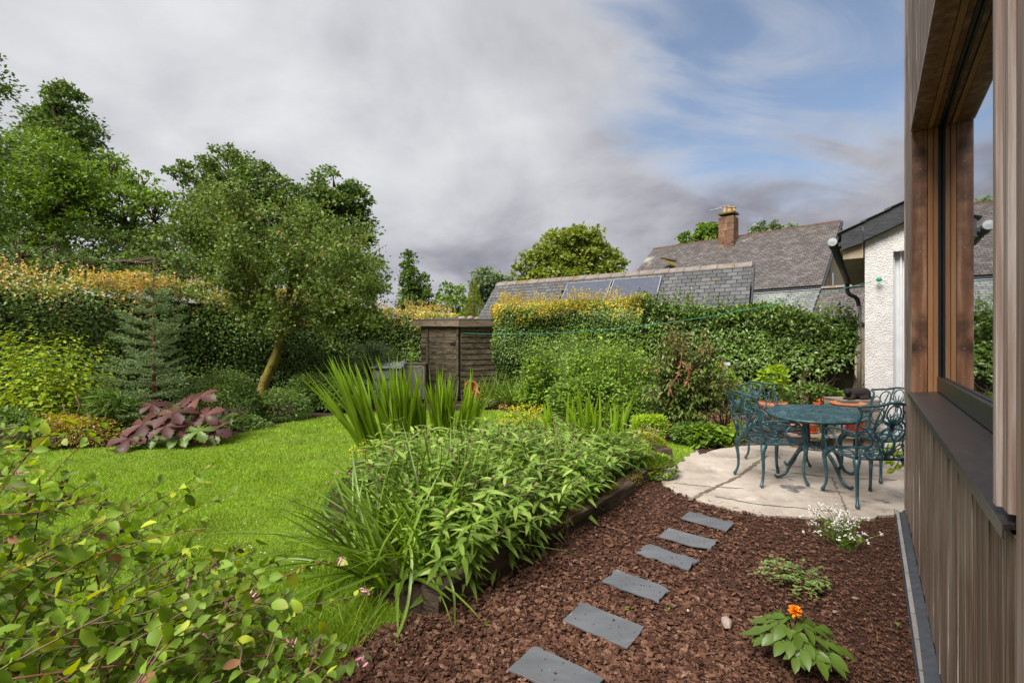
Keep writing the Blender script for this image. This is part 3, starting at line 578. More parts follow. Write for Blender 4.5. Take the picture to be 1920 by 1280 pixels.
# ================================================================== WHITE OUTBUILDING
def white_building():
    o0 = W(9.24, -.083); T = thing('white_outbuilding', 'white roughcast gable of the outbuilding beside the hedge', 'outbuilding', o0, WROT)
    # local: x across (p), y along s (away)
    tn = math.tan(R(24.5)); w = 4.2; op0, op1, oz = .35, 1.25, 2.90
    def top(x): return 3.10+tn*x
    mb = MB()
    mb.hexa([(0, 0, 0), (op0, 0, 0), (op0, .3, 0), (0, .3, 0)], [(0, 0, top(0)), (op0, 0, top(op0)), (op0, .3, top(op0)), (0, .3, top(0))])
    mb.hexa([(op0, 0, oz), (op1, 0, oz), (op1, .3, oz), (op0, .3, oz)], [(op0, 0, top(op0)), (op1, 0, top(op1)), (op1, .3, top(op1)), (op0, .3, top(op0))])
    mb.hexa([(op1, 0, 0), (w, 0, 0), (w, .3, 0), (op1, .3, 0)], [(op1, 0, top(op1)), (w, 0, top(w)), (w, .3, top(w)), (op1, .3, top(op1))])
    mb.box((.125, 3.3, 1.55), (.25, 6.0, 3.1)); mb.obj('wall', M_white, T)
    d = MB(); d.box(((op0+op1)/2, .17, oz/2), (op1-op0-.002, .04, oz-.004)); f = d.obj('door', M_whitepaint, T)
    for x in (op0+.012, op0+.095): MB().box((x, .125, oz/2), (.022, .05, oz-.006)).obj('door_frame', M_whitepaint, T)
    # roof slab, bargeboard of three planks, slate edge
    rb = MB(); e0, e1 = -.34, w
    rb.prism([(e0, -.10, top(e0)+.10), (e1, -.10, top(e1)+.10), (e1, -.10, top(e1)+.16), (e0, -.10, top(e0)+.16)], (0, 6.4, 0)); rb.obj('roof', M_barge, T)
    for x0, x1, dz in ((-.02, .9, 0), (.9, 2.1, .0), (2.1, 3.9, 0)):
        MB().prism([(x0, -.125, top(x0)+.0), (x1-.006, -.125, top(x1)), (x1-.006, -.125, top(x1)+.30), (x0, -.125, top(x0)+.30)], (0, .028, 0)).obj('bargeboard', M_barge, T)
    MB().prism([(-.30, -.127, top(-.3)+.02), (-.026, -.127, top(-.026)-.02), (-.026, -.127, top(-.026)+.27), (-.30, -.127, top(-.3)+.27)], (0, .026, 0)).obj('bargeboard', M_barge, T)
    x = -.36
    while x < w:
        l = .30; a = MB(); a.prism([(x, -.16, top(x)+.305+.012), (x+l+.08, -.16, top(x+l+.08)+.300), (x+l+.08, -.16, top(x+l+.08)+.308), (x, -.16, top(x)+.322+.01)], (0, .35, 0)); a.obj('verge_slate', M_roofg, T); x += l
    # soffit with rafter, gutter running back along the eave, downpipe at its far end
    MB().box((-.17, 3.0, top(-.17)-.02), (.30, 6.1, .02)).obj('soffit', M_stone, T)
    MB().box((-.15, -.02, 2.98), (.26, .04, .28)).obj('corner_board', M_stone, T)
    gx, gz = -.42, 3.13
    MB().tube([(gx, -.10, gz), (gx, 3.0, gz-.03), (gx, 5.9, gz-.06)], .062, 12).obj('gutter', M_iron, T, smooth=True)
    for y in (0.2, 1.2, 2.2, 3.2, 4.2): MB().tube([(gx, y, gz-.01), (gx, y+.06, gz-.01)], .070, 12).obj('gutter_bracket', M_iron, T, smooth=True)
    MB().lathe([(0, -.03), (.066, -.03), (.066, .02), (0, .03)], (0, 0, 0), 12).obj('gutter_end', M_lead, T, loc=(gx, -.11, gz), rot=(R(90), 0, 0))
    dp = W(0, 0)
    MB().tube(spline([(gx, 5.7, gz-.07), (gx+.02, 5.75, gz-.35), (gx+.20, 5.8, gz-.50), (gx+.25, 5.8, gz-.75)], 5), .05, 10).obj('swan_neck', M_iron, T, smooth=True)
    MB().tube([(gx+.25, 5.8, gz-.7), (gx+.25, 5.8, .1)], .055, 10).obj('downpipe', M_ppipe, T, smooth=True)
    return T
white_building()
def washing_line():
    a = at(1648, 524, 7.12); b = at(868, 624, 11.15)
    T = thing('washing_line', 'green plastic washing line strung from the white wall to the shed', 'washing line', a)
    pts = []
    for i in range(25):
        t = i/24; p = a.lerp(b, t); p.z -= .34*4*t*(1-t)*(1-.15*t); pts.append(p-a)
    MB().tube(pts, .0038, 6).obj('line', M_line, T, smooth=True)
    MB().lathe([(0, -.03), (.03, -.025), (.036, 0), (.03, .025), (0, .03)], (0, 0, 0), 14).obj('reel_hook', M_line, T, rot=(R(70), 0, R(20)), smooth=True)
    MB().tube(spline([(0, -.02, 0), (-.04, -.03, -.05), (-.06, -.03, -.16)], 5), .003, 5).obj('loose_end', M_line, T)
    MB().tube(spline([(0, -.02, 0), (.05, -.03, -.03), (.12, -.02, -.05)], 5), .003, 5).obj('loose_end', M_line, T)
washing_line()

# ================================================================== ROOFS
def plane_hit(u, v, p0, n):
    d = Vector(((u-960)/F, 1, -(v-640)/F)); t = (Vector(p0)-Vector((0, 0, CAMH))).dot(n)/d.dot(n); return Vector((0, 0, CAMH))+d*t
def tile_field(T, name, mat, Rl, Rr, f, drop, run, tw, te, nparts, skip=None, thick=.012, rest='slates', left_cut=0.0):
    thick = thick*1.7
    """slates laid on the plane from ridge Rl-Rr down along f (horizontal unit) with a drop over run"""
    L = Vector(Rr)-Vector(Rl); Lx = L.length; ex = L/Lx; dn = (Vector((f[0], f[1], 0))*run + Vector((0, 0, -drop))); S = dn.length; ey = dn/S
    nn = ex.cross(ey); nn = nn if nn.z > 0 else -nn
    rows = int(S/te); tiles = []
    for r in range(rows):
        y0 = r*te; x = -(tw/2 if r % 2 else 0)
        while x < Lx:
            xa = max(x, 0)+.002; xb = min(x+tw*random.uniform(.97, 1.0), Lx)-.002
            if xb-xa > .03:
                c = Vector(Rl)+ex*((xa+xb)/2)+ey*(y0+te/2)
                if not (skip and skip(c)): tiles.append((r, c, xa, xb, y0))
            x += tw
    protos = {}; o0 = T.location; rest_mb = MB(); cnt = 0
    M3 = Matrix((ex, ey, nn)).transposed().to_4x4()
    for (r, c, xa, xb, y0) in tiles:
        w = round(xb-xa, 2)-.007; ln = te*1.12
        lift = thick*.9+random.uniform(0, .003); rotj = random.uniform(-.012, .012)
        if cnt < nparts:
            if w not in protos:
                mb = MB(); mb.box((0, 0, 0), (w, ln, thick)); protos[w] = mb.mesh(name, mat)
            o = bpy.data.objects.new(name, protos[w]); C.objects.link(o); o.parent = T
            o.matrix_basis = Matrix.Translation(c-o0+nn*lift) @ M3 @ Matrix.Rotation(.085, 4, 'X') @ Matrix.Rotation(rotj, 4, 'Z'); cnt += 1
        else:
            Mx = M3.to_3x3() @ Matrix.Rotation(.085, 3, 'X') @ Matrix.Rotation(rotj, 3, 'Z'); rest_mb.box(c-o0+nn*lift, (w, ln, thick), Mx)
    if rest_mb.v: tag(rest_mb.obj(rest, mat, T), kind='stuff')
    return ex, ey, nn, S, Lx
def garage():
    Rr = Vector((6.6, 12.5, 3.62)); Rl = Vector((-.556, 16.9, 3.62)); ex = (Rr-Rl).normalized(); f = Vector((ex.y, -ex.x, 0))
    T = thing('garage', 'low slate roofed garage with solar panels behind the hedge', 'garage', (Rl+Rr)/2*1); T.location.z = 0; o0 = T.location
    run, drop = 2.0, 2.2
    P = lambda a, x, k, dz=0: a+ex*x+f*(run*k)-Vector((0, 0, drop*abs(k)-dz))-o0
    mb = MB()
    mb.add([P(Rl, .05, 0, -.03), P(Rl, .05, 1, -.03), P(Rl, .05, -1, -.03), P(Rr, -.05, 0, -.03), P(Rr, -.05, 1, -.03), P(Rr, -.05, -1, -.03)], [[0, 1, 4, 3], [0, 3, 5, 2]]); mb.obj('roof_deck', M_barge, T)
    w = MB(); h = 3.62-drop
    for a, s in ((Rl, .15), (Rr, -.15)):
        q = [a+ex*s+f*run*.95-o0, a+ex*s-f*run*.95-o0]; q = [Vector((p.x, p.y, 0)) for p in q]; t = [Vector((p.x, p.y, h)) for p in q]; pk = Vector((q[0]+q[1])/2); pk.z = 3.5
        w.prism([q[0], q[1], t[1], pk, t[0]], ex*(.2 if s > 0 else -.2))
    for s in (.95, -.95):
        a = Rl+ex*.15+f*run*s-o0; b = Rr-ex*.15+f*run*s-o0; a.z = b.z = 0; w.prism([a, b, Vector((b.x, b.y, h)), Vector((a.x, a.y, h))], f*(-.2 if s > 0 else .2))
    w.obj('wall', M_barge, T)
    nn = ex.cross((f*run-Vector((0, 0, drop))).normalized()); nn = nn if nn.z > 0 else -nn
    pans = []
    for q in ([(1065, 532), (1148, 525.5), (1133, 560), (1048, 566)], [(1151.5, 525), (1241, 518.5), (1226, 562), (1137, 560)]):
        pans.append([plane_hit(u, v, Rl+nn*.07, nn) for u, v in q])
    def skip(c):
        for q in pans:
            if pip(sm([[c.x, c.z]]), [(p.x, p.z) for p in [q[0]+ex*.05, q[1]-ex*.05, q[1]-ex*.05+(q[2]-q[1])*2.2, q[0]+ex*.05+(q[3]-q[0])*2.2]])[0]: return True
        return False
    tile_field(T, 'roof_slate', M_roofg, Rl, Rr, f, drop, run, .26, .155, 298, skip)
    for i, q in enumerate(pans):
        a, b = q[0], q[1]; ey = (f*run-Vector((0, 0, drop))).normalized(); w_ = (b-a).dot(ex); hgt = 1.65
        M3 = Matrix((ex, ey, nn)).transposed()
        c = a+ex*w_/2+ey*hgt/2-o0
        p = MB().box(c, (w_-.05, hgt, .035), M3).obj('solar_panel', M_pv, T)
        for (cx, cy_, sx, sy) in ((0, -hgt/2+.012, w_, .03), (0, hgt/2-.012, w_, .03), (-w_/2+.012, 0, .03, hgt-.06), (w_/2-.012, 0, .03, hgt-.06)):
            MB().box(c+ex*cx+ey*cy_+nn*.006, (sx, sy, .05), M3).obj('panel_frame', M_pvf, p)
        st = MB()
        for k in range(30): st.box(c+ey*(-hgt/2+.05+k*.053)+nn*.0185, (w_-.08, .02, .004), M3)
        tag(st.obj('cell_lines', M_pvs, p), kind='stuff')
    n = 19; Lx = (Rr-Rl).length; w_ = Lx/n
    for i in range(n):
        c = Rl+ex*((i+.5)*w_)-o0; m = MB()
        for k, (s0, s1) in enumerate(((.0, .055), (.0, -.055))):
            a = [c-ex*(w_/2-.008)+Vector((0, 0, .035)), c+ex*(w_/2-.008)+Vector((0, 0, .045))]
            q = [p+f*(2.4*s1)-Vector((0, 0, .13)) for p in a]
            m.prism([a[0], a[1], q[1], q[0]], Vector((0, 0, .03)))
        m.prism([c+ex*(w_/2-.03)+f*.13+Vector((0, 0, -.06)), c+ex*(w_/2-.03)-f*.13+Vector((0, 0, -.06)), c+ex*(w_/2-.03)+Vector((0, 0, .095))], ex*.03)
        m.obj('ridge_tile', M_ridge, T)
    # dark verge board on the right gable
    MB().prism([Rr+ex*.03+Vector((0, 0, .02))-o0, Rr+ex*.03+f*run-Vector((0, 0, drop-.02))-o0, Rr+ex*.03+f*run-Vector((0, 0, drop+.2))-o0, Rr+ex*.03-Vector((0, 0, .2))-o0], ex*.04).obj('verge_board', M_barge, T)
garage()
def far_house():
    Rr = Vector((15.91, 22.0, 7.29)); ex = Vector((.722, -.692, 0)).normalized(); Rl = Rr-ex*9.69; f = Vector((ex.y, -ex.x, 0)); run, drop = 4.71, 3.54
    T = thing('slate_house', 'stone house with big steep slate roof and single chimney behind the garage', 'house', ((Rl+Rr)/2).to_2d().to_3d()); o0 = T.location
    D = MB(); Z = Vector((0, 0, 1))
    Pf = lambda a, k, s=1: a+f*run*k*s-Z*(drop*k+.05)-o0
    D.add([Pf(Rl, 0), Pf(Rl, 1), Pf(Rr, 1), Pf(Rr, 0), Pf(Rl, 1, -1), Pf(Rr, 1, -1)], [[0, 1, 2, 3], [0, 3, 5, 4]]); D.obj('roof_deck', M_barge, T)
    w = MB(); h = 7.29-drop
    for a, s in ((Rl, .25), (Rr, -.25)):
        b0 = a+ex*s+f*run*.95-o0; b1 = a+ex*s-f*run*.95-o0; b0.z = b1.z = 0; pk = (b0+b1)/2; pk.z = 7.05
        w.prism([b0, b1, b1+Z*h, pk, b0+Z*h], ex*(.4 if s > 0 else -.4))
    for s in (.95, -.95):
        a = Rl+ex*.25+f*run*s-o0; b = Rr-ex*.25+f*run*s-o0; a.z = b.z = 0; w.prism([a, b, b+Z*h, a+Z*h], f*(-.4 if s > 0 else .4))
    w.obj('wall', M_stone, T)
    tile_field(T, 'roof_slate', M_roofh, Rl, Rr, f, drop, run, .20, .145, 0, rest='slates')
    tile_field(T, 'roof_slate', M_roofh, Rl, Rr, -f, drop, run, .5, .3, 0, rest='slates')
    n = 22; w_ = 9.69/n
    for i in range(n):
        c = Rl+ex*((i+.5)*w_)-o0; m = MB(); m.prism([c-ex*(w_/2-.01)+f*.16-Z*.10, c-ex*(w_/2-.01)+Z*.09, c-ex*(w_/2-.01)-f*.16-Z*.10], ex*(w_-.02)); m.obj('ridge_tile', M_rridge, T)
    MB().prism([Rr+ex*.02+Z*.03-o0, Rr+ex*.02+f*run-Z*(drop-.03)-o0, Rr+ex*.02+f*run-Z*(drop+.14)-o0, Rr+ex*.02-Z*.14-o0], ex*.06).obj('verge_board', M_barge, T)
    # gable window
    gc = Rr-ex*.25; wp = plane_hit(1557, 527, gc, ex); wi = MB().box(wp-o0, (.14, .62, .95), Matrix((ex, f, Z)).transposed()).obj('gable_window', M_stone, T)
    MB().box(wp-o0+ex*.06, (.06, .42, .75), Matrix((ex, f, Z)).transposed()).obj('window_pane', M_glass, wi)
    # chimney of stone blocks
    M3 = Matrix((ex, f, Z)).transposed(); cc = Rr-ex*5.0+f*.55; cc.z = 0
    base = 6.35; S = .80
    def P(dx, dy, z): return cc+ex*dx+f*dy+Z*z-o0
    ch = MB().box(P(0, 0, 7.35), (S-.03, S-.03, 1.9), M3).obj('chimney', M_chim, T)
    for k in range(5):
        z = 6.62+k*.37
        for sx, sy in ((-1, -1), (1, -1), (-1, 1), (1, 1)):
            wx = S*(.58 if (k+(sx > 0)) % 2 else .42)
            MB().box(P(sx*(S/2-wx/2), sy*(S/4+.001), z), (wx-.015, S/2-.015, .355), M3).obj('stone_block', M_chim, ch)
    MB().box(P(0, 0, 8.50), (S+.05, S+.05, .09), M3).obj('chimney_cap', M_mossroof, ch)
    for dx, dy, hh, m in ((-.18, .0, .42, M_pot), (.10, .12, .30, M_terra), (.24, -.12, .33, M_pot)):
        MB().lathe([(.12, 0), (.105, .1), (.10, hh-.05), (.13, hh-.04), (.13, hh), (.08, hh), (.08, .05)], P(dx, dy, 8.54), 12).obj('chimney_pot', M_pot, ch, smooth=False)
    MB().box(P(0, .40, 6.42), (1.0, .5, .05), M3 @ Matrix.Rotation(-math.atan2(drop, run), 3, 'X')).obj('lead_apron', M_lead, T)
    MB().tube([P(-.05, -.1, 8.4), P(-.05, -.1, 9.15)], .018, 6).obj('aerial_mast', M_pvf, T)
    MB().tube([P(-.0, -.1, 8.98), P(-.95, .1, 8.86)], .022, 6).obj('aerial_boom', M_pvf, T)
    # small mossy dormer with its gablet
    dp = plane_hit(1242, 486, Rl+f*1.2-Z*.9+Vector((0, 0, .45)), Z)
    a = at(1240, 486, 25.6); b = at(1310, 500, 26.6); 
    MB().prism([a-o0, b-o0, b-o0+f*.5-Z*.42, a-o0+f*.02-Z*.10+ex*.5-Z*.30], Z*.07).obj('mossy_gablet', M_mossroof, T)
    MB().tube([a-o0+Z*.05, b-o0+Z*.05], .07, 8).obj('gablet_ridge', M_rridge, T)
    # white cap piece behind the garage ridge
    # lean-to annexe in front with lead flashing
    E = Rr+f*run; E.z = 3.62
    A0, A1 = E-ex*5.2, E+ex*1.75
    tile_field(T, 'roof_slate', M_roofa, A0, E-ex*.02, f, 1.5, 2.3, .24, .17, 0, rest='annexe_slates')
    tile_field(T, 'roof_slate', M_roofh, E+ex*.02, A1, f, 1.5, 2.3, .24, .17, 0, rest='annexe_slates')
    MB().add([A0-o0-Z*.03, A1-o0-Z*.03, A1-o0+f*2.3-Z*1.53, A0-o0+f*2.3-Z*1.53], [[0, 1, 2, 3]]).obj('annexe_deck', M_barge, T)
    MB().box((A0+E)/2-o0+Z*.02+f*.05, ((E-A0).length, .14, .03), M3).obj('lead_flashing', M_lead, T)
    MB().prism([E-o0+Z*.03, A1-o0+Z*.03, A1-o0+Z*.12-f*.08, E-o0+Z*.12-f*.08], f*.16).obj('annexe_ridge', M_ridge, T)
    aw = MB()
    for p, q in ((A0, A1),):
        a, b = p-o0+f*2.2, q-o0+f*2.2; a.z = b.z = 0; aw.prism([a, b, b+Z*2.1, a+Z*2.1], -f*.3)
        a, b = q-o0, q-o0+f*2.2; a.z = b.z = 0; aw.prism([a, b, b+Z*2.1, a+Z*3.5], -ex*.3)
    aw.obj('annexe_wall', M_stone, T)
far_house()

# ================================================================== SHED
def shed():
    Cn = Vector((-1.33, 11.6, 0)); A = Vector((-2.41, 12.14, 0)); B = Vector((-.42, 12.1, 0))
    T = thing('garden_shed', 'small weathered overlap board shed in the corner between the hedges', 'shed', Cn)
    def face(P0, P1, name, n=13, z0=.04, z1=1.90, left=0.0, right=0.0, parent=None):
        ex = (P1-P0); ln = ex.length; ex.normalize(); nn = Vector((ex.y, -ex.x, 0)); nn = nn if nn.dot(-Cn) > 0 else -nn
        h = (z1-z0)/n
        for i in range(n):
            z = z0+i*h; a = P0+ex*left-Cn; b = P0+ex*(ln-right)-Cn; j = random.uniform(-.004, .006); k = random.uniform(-.006, .006)
            m = MB(); m.hexa([a+nn*.034+Vector((0, 0, z+j)), b+nn*.034+Vector((0, 0, z+k)), b+nn*.004+Vector((0, 0, z)), a+nn*.004+Vector((0, 0, z))],
                             [a+nn*.014+Vector((0, 0, z+h+.015)), b+nn*.014+Vector((0, 0, z+h+.015)), b+Vector((0, 0, z+h+.01)), a+Vector((0, 0, z+h+.01))])
            m.obj(name, M_shed, parent or T)
        return ex, nn
    inner = MB(); D = A+B-Cn
    inner.prism([p*.985+D*.015-Cn+Vector((0, 0, .02)) for p in (Cn, B, D, A)], (0, 0, 1.88)); inner.obj('shed_frame', M_inside, T)
    mo = MB(); exl = (A-Cn).normalized(); nl = Vector((exl.y, -exl.x, 0)); nl = nl if nl.dot(-Cn) > 0 else -nl
    face(A, Cn, 'wall_board', left=0.0, right=.98)
    door = MB().box((Cn+A)/2-Cn*1+exl*-.03+nl*.012+Vector((0, 0, .96)), (.03, .84, 1.80), Matrix((nl, exl, Vector((0, 0, 1)))).transposed()).obj('door', M_shed, T)
    face(A+(Cn-A).normalized()*.25, Cn, 'door_board', left=0, right=.08, parent=door)
    for t in (.22, .97): 
        p = A+(Cn-A).normalized()*t-Cn if t < .9 else (Cn-A).normalized()*-.045
        MB().box(p+nl*.03+Vector((0, 0, .96)), (.045, .06, 1.85), Matrix((nl, exl, Vector((0, 0, 1)))).transposed()).obj('corner_post', M_shed, T)
    MB().box((Cn-A).normalized()*-.18+nl*.055+Vector((0, 0, 1.45)), (.012, .20, .03), Matrix((nl, exl, Vector((0, 0, 1)))).transposed()).obj('hinge', M_rubber, door)
    face(Cn, B, 'wall_board', left=.02)
    # roof
    o_ = .13; ea = (A-Cn).normalized(); eb = (B-Cn).normalized(); far = D+ (D-Cn).normalized()*.2
    c0 = -ea*o_-eb*o_; a0 = A-Cn+ea*o_-eb*o_; b0 = B-Cn+eb*.06-ea*o_; d0 = far-Cn
    zt = 2.02
    MB().prism([c0+Vector((0, 0, zt)), b0+Vector((0, 0, zt+.03)), d0+Vector((0, 0, zt+.12)), a0+Vector((0, 0, zt+.03))], (0, 0, .035)).obj('roof', M_felt, T)
    nr = Vector((eb.y, -eb.x, 0)); nr = nr if nr.dot(-Cn) > 0 else -nr
    MB().prism([c0+Vector((0, 0, zt-.14)), a0+Vector((0, 0, zt-.11)), a0+Vector((0, 0, zt+.02)), c0+Vector((0, 0, zt-.002))], nl*.025).obj('fascia_board', M_fascia, T)
    MB().prism([c0+Vector((0, 0, zt-.15)), b0+Vector((0, 0, zt-.12)), b0+Vector((0, 0, zt+.02)), c0+Vector((0, 0, zt-.002))], nr*.025).obj('fascia_board', M_fascia, T)
    for t, s in ((.35, .09), (.7, .11), (1.0, .07)):
        stone(( -1.33+t*.6-.2, 11.9+t*.2, zt+.09), s, 'grey stone weighing down the shed roof felt, %s of three' % ('left' if t < .5 else 'middle' if t < .9 else 'right'))
def stone(loc, r, label=None, mat=None, name='stone', flat=.6, group=None, cat='stone'):
    n = 18; V = []; 
    mb = MB(); rings = [(.0, -1), (.72, -.72), (1, -.1), (.85, .5), (.45, .9), (0, 1)]; ph = random.random()*6
    pts = []
    for i, (q, z) in enumerate(rings):
        for j in range(9):
            th = 2*math.pi*j/9; k = 1+.16*math.sin(th*2+ph)+.10*math.sin(3*th+ph*2+z)+random.uniform(-.07, .07); pts.append((q*r*k*math.cos(th)*1.2, q*r*k*math.sin(th)*.85, z*r*flat))
    mb.add(pts, [[i*9+j, i*9+(j+1) % 9, (i+1)*9+(j+1) % 9, (i+1)*9+j] for i in range(5) for j in range(9)])
    o = mb.obj(name, mat or M_rock, loc=loc, rot=(0, 0, random.random()*6))
    if label: tag(o, label, cat, group)
    return o
shed()

# ================================================================== TREES AND HEDGES
def wob(P, f=1.3, a=.12, ph=0.0):
    return a*(np.sin(P[:, 0]*f*1.9+ph)+np.sin(P[:, 1]*f*2.3+ph*2+P[:, 2]*f*1.1)+.7*np.sin(P[:, 2]*f*3.7+P[:, 0]*f*.9+ph))/2
def limb_path(a, b, n=5, j=.06):
    a, b = Vector(a), Vector(b); L = (b-a).length; return spline([a]+[a.lerp(b, k/n)+Vector((random.gauss(0, j*L), random.gauss(0, j*L), random.gauss(0, j*L*.6)+.05*L*math.sin(math.pi*k/n))) for k in range(1, n)]+[b], 3)
def tree(name, label, lobes, Y, mat, cat='tree', group=None, leaf=None, dens=1.0, per=64, bark=None, trunk=None, tw=None, dy=None, flat=.42, seed=0, aspect=.62, up=.45, fill=1.0, extra_limbs=14):
    """lobes: (u, v, radius) measured in the photo at depth Y; each becomes a leafy mass of twig clumps"""
    c0 = at(lobes[0][0], lobes[0][1], Y); base = Vector((trunk[0] if trunk else c0.x, trunk[1] if trunk else Y, 0))
    T = thing(name, label, cat, base, group=group); bark = bark or M_bark
    ls = leaf or Y*.0082; A = []; lc = []
    for (u, v, r) in lobes:
        yo = (random.uniform(-.5, .5)*(dy if dy is not None else 1.5)); c = at(u, v, Y+yo); rr = r*Y/F; lc.append((c, rr))
        n = max(6, int(29*dens*(rr/1.2)**1.7)); d = rdir(n); d[:, 1] *= .9; rad = rr*np.cbrt(rng.uniform(.12, 1, n))
        A.append(np.c_[sm(c)+d*rad[:, None]*[1, .9, .92], np.full(n, rr)])
    A = np.vstack(A); n = len(A); rc = np.clip(A[:, 3]*.30, .16, .62)*rng.uniform(.45, 1.3, n)
    m = (per*(rc/.45)**.8*fill).astype(int).clip(10, 150); idx = np.repeat(np.arange(n), m); k = len(idx)
    off = rng.normal(size=(k, 3))*np.c_[rc[idx], rc[idx], rc[idx]*flat]*.62
    P = A[idx, :3]+off; P[:, 2] -= .25*(off[:, 0]**2+off[:, 1]**2)/rc[idx]
    Nn = norm(rng.normal(0, .5, (k, 3))+[0, 0, up]+off*.5/rc[idx][:, None]); D = norm(off*[1, 1, .2]+rng.normal(0, .25, (k, 3)))
    L = ls*rng.uniform(.7, 1.3, k)
    foliage('crown', T, P, D, Nn, L, L*aspect, T_DIA, mat, .15, rel=base)
    # trunk and limbs
    cc = sum((c for c, r in lc), Vector())/len(lc); zt = max(.5, min(c.z-r*.3 for c, r in lc)); top = Vector((cc.x*.5+base.x*.5, cc.y*.5+base.y*.5, max(zt, cc.z*.55)))
    tw = tw or .025*max(4, cc.z); mb = MB(); pth = limb_path(base, top, 4, .02)
    mb.tube([p-base for p in pth], [tw*(1.25-.55*i/len(pth)) for i in range(len(pth))], 9); mb.obj('trunk', bark, T, smooth=True)
    lb = MB()
    for c, r in lc:
        p = limb_path(top, c+Vector((0, 0, r*.4)), 4, .05); lb.tube([q-base for q in p], [tw*.6*(1-.8*i/len(p)) for i in range(len(p))], 6)
    for i in rng.choice(n, min(n, extra_limbs*len(lc)), replace=False):
        c, r = min(lc, key=lambda q: (q[0]-Vector(A[i, :3])).length); p = limb_path(c-Vector((0, 0, r*.3)), A[i, :3], 3, .06)
        lb.tube([q-base for q in p], [max(.008, tw*.2*(1-.8*j/len(p))) for j in range(len(p))], 4, cap=False)
    lb.obj('limbs', bark, T, smooth=True)
    return T
GB = 'broadleaf trees rising behind the left hedge'
tree('tree', 'dark tree cut off by the left edge of the photo, tallest of all', [(-75, 160, 70), (-95, 290, 90), (-55, 420, 80), (-35, 110, 32)], 15, L_dark, group=GB, dens=1.5)
tree('tree', 'tall loose crowned tree rising furthest back at the left', [(122, 190, 38), (95, 245, 48), (148, 255, 46), (90, 310, 70), (155, 330, 60)], 25, L_dark, group=GB, dens=1.5, fill=.8)
tree('tree', 'bright green broad tree in front of the tall loose one at the left', [(80, 320, 80), (30, 380, 80), (130, 380, 75), (60, 440, 75), (150, 330, 40)], 18.5, L_mid, group=GB, dens=1.3)
tree('tree', 'thin mid green tree with a bare dark stem, third from the left edge', [(215, 325, 42), (265, 345, 38), (230, 400, 60), (290, 400, 50), (250, 460, 50), (300, 460, 45)], 20.5, L_mid, group=GB, dens=1.1, fill=.75)
tree('sycamore_tree', 'dark sycamore with rounded top behind the apple tree', [(430, 315, 48), (490, 345, 48), (375, 330, 36), (330, 315, 18), (530, 370, 40), (420, 400, 70), (500, 420, 70), (440, 470, 60)], 22, L_dark, group=GB, dens=1.5)
tree('sycamore_tree', 'dark round topped sycamore just right of the apple tree crown', [(625, 355, 46), (670, 375, 26), (600, 385, 38), (650, 420, 46), (620, 460, 50), (680, 440, 22)], 24, L_dark, group=GB, dens=1.6)
tree('elder_tree', 'pale green feathery elder spreading just over the copper topped hedge at far left', [(40, 470, 42), (110, 475, 40), (-20, 480, 50), (165, 490, 30), (80, 510, 50), (0, 530, 45), (150, 530, 40)], 12.5, L_bush, dens=1.3, leaf=.10, aspect=.4)
tree('hawthorn_tree', 'small yellowish tree peeping over the hedge left of the apple tree', [(290, 505, 24), (330, 515, 20), (260, 515, 18), (310, 540, 26)], 13.5, L_olive, dens=1.0, leaf=.07)
tree('yew_tree', 'dark green bush filling the gap behind the hedge under the far trees', [(230, 500, 55), (330, 470, 60), (420, 500, 60), (560, 480, 70), (640, 520, 55), (700, 540, 30), (180, 450, 45), (270, 455, 40)], 17, L_dark, dens=1.3)
tree('undergrowth_thicket', 'continuous dark leafy thicket behind the left hedge, under the tall trees', [(u, 505+12*math.sin(u*.05)+(12 if u > 500 else 0), 46) for u in range(-60, 740, 62)], 15, L_dark, cat='thicket', dens=1.9, leaf=.12, extra_limbs=3)
tree('maple_tree', 'mid green tree left of the big olive one, low on the skyline', [(848, 555, 30), (835, 590, 34), (868, 580, 24), (820, 620, 30)], 20, L_mid, dens=1.5)
tree('ash_tree', 'grey green distant tree behind the yellow green cypress', [(912, 530, 30), (940, 530, 20), (893, 560, 22), (930, 560, 24)], 27, L_grey, dens=1.5)
tree('lime_tree', 'large round olive green tree behind the garage roof', [(1060, 470, 48), (1095, 455, 40), (1030, 495, 44), (985, 515, 28), (1120, 490, 40), (1155, 495, 22), (1078, 440, 22), (1060, 520, 50), (1140, 525, 30)], 27, L_olive, dens=1.7)
tree('distant_tree', 'small green tree seen over the house roof left of the chimney', [(1320, 440, 26), (1345, 430, 20), (1285, 448, 12), (1340, 455, 20)], 36, L_mid, dens=1.3, group='trees beyond the slate house')
tree('distant_tree', 'sparse pale tree tops over the ridge right of the chimney', [(1432, 428, 17), (1410, 437, 13), (1458, 424, 11), (1485, 430, 12), (1450, 440, 18)], 36, L_grey, dens=1.4, fill=.45, group='trees beyond the slate house')
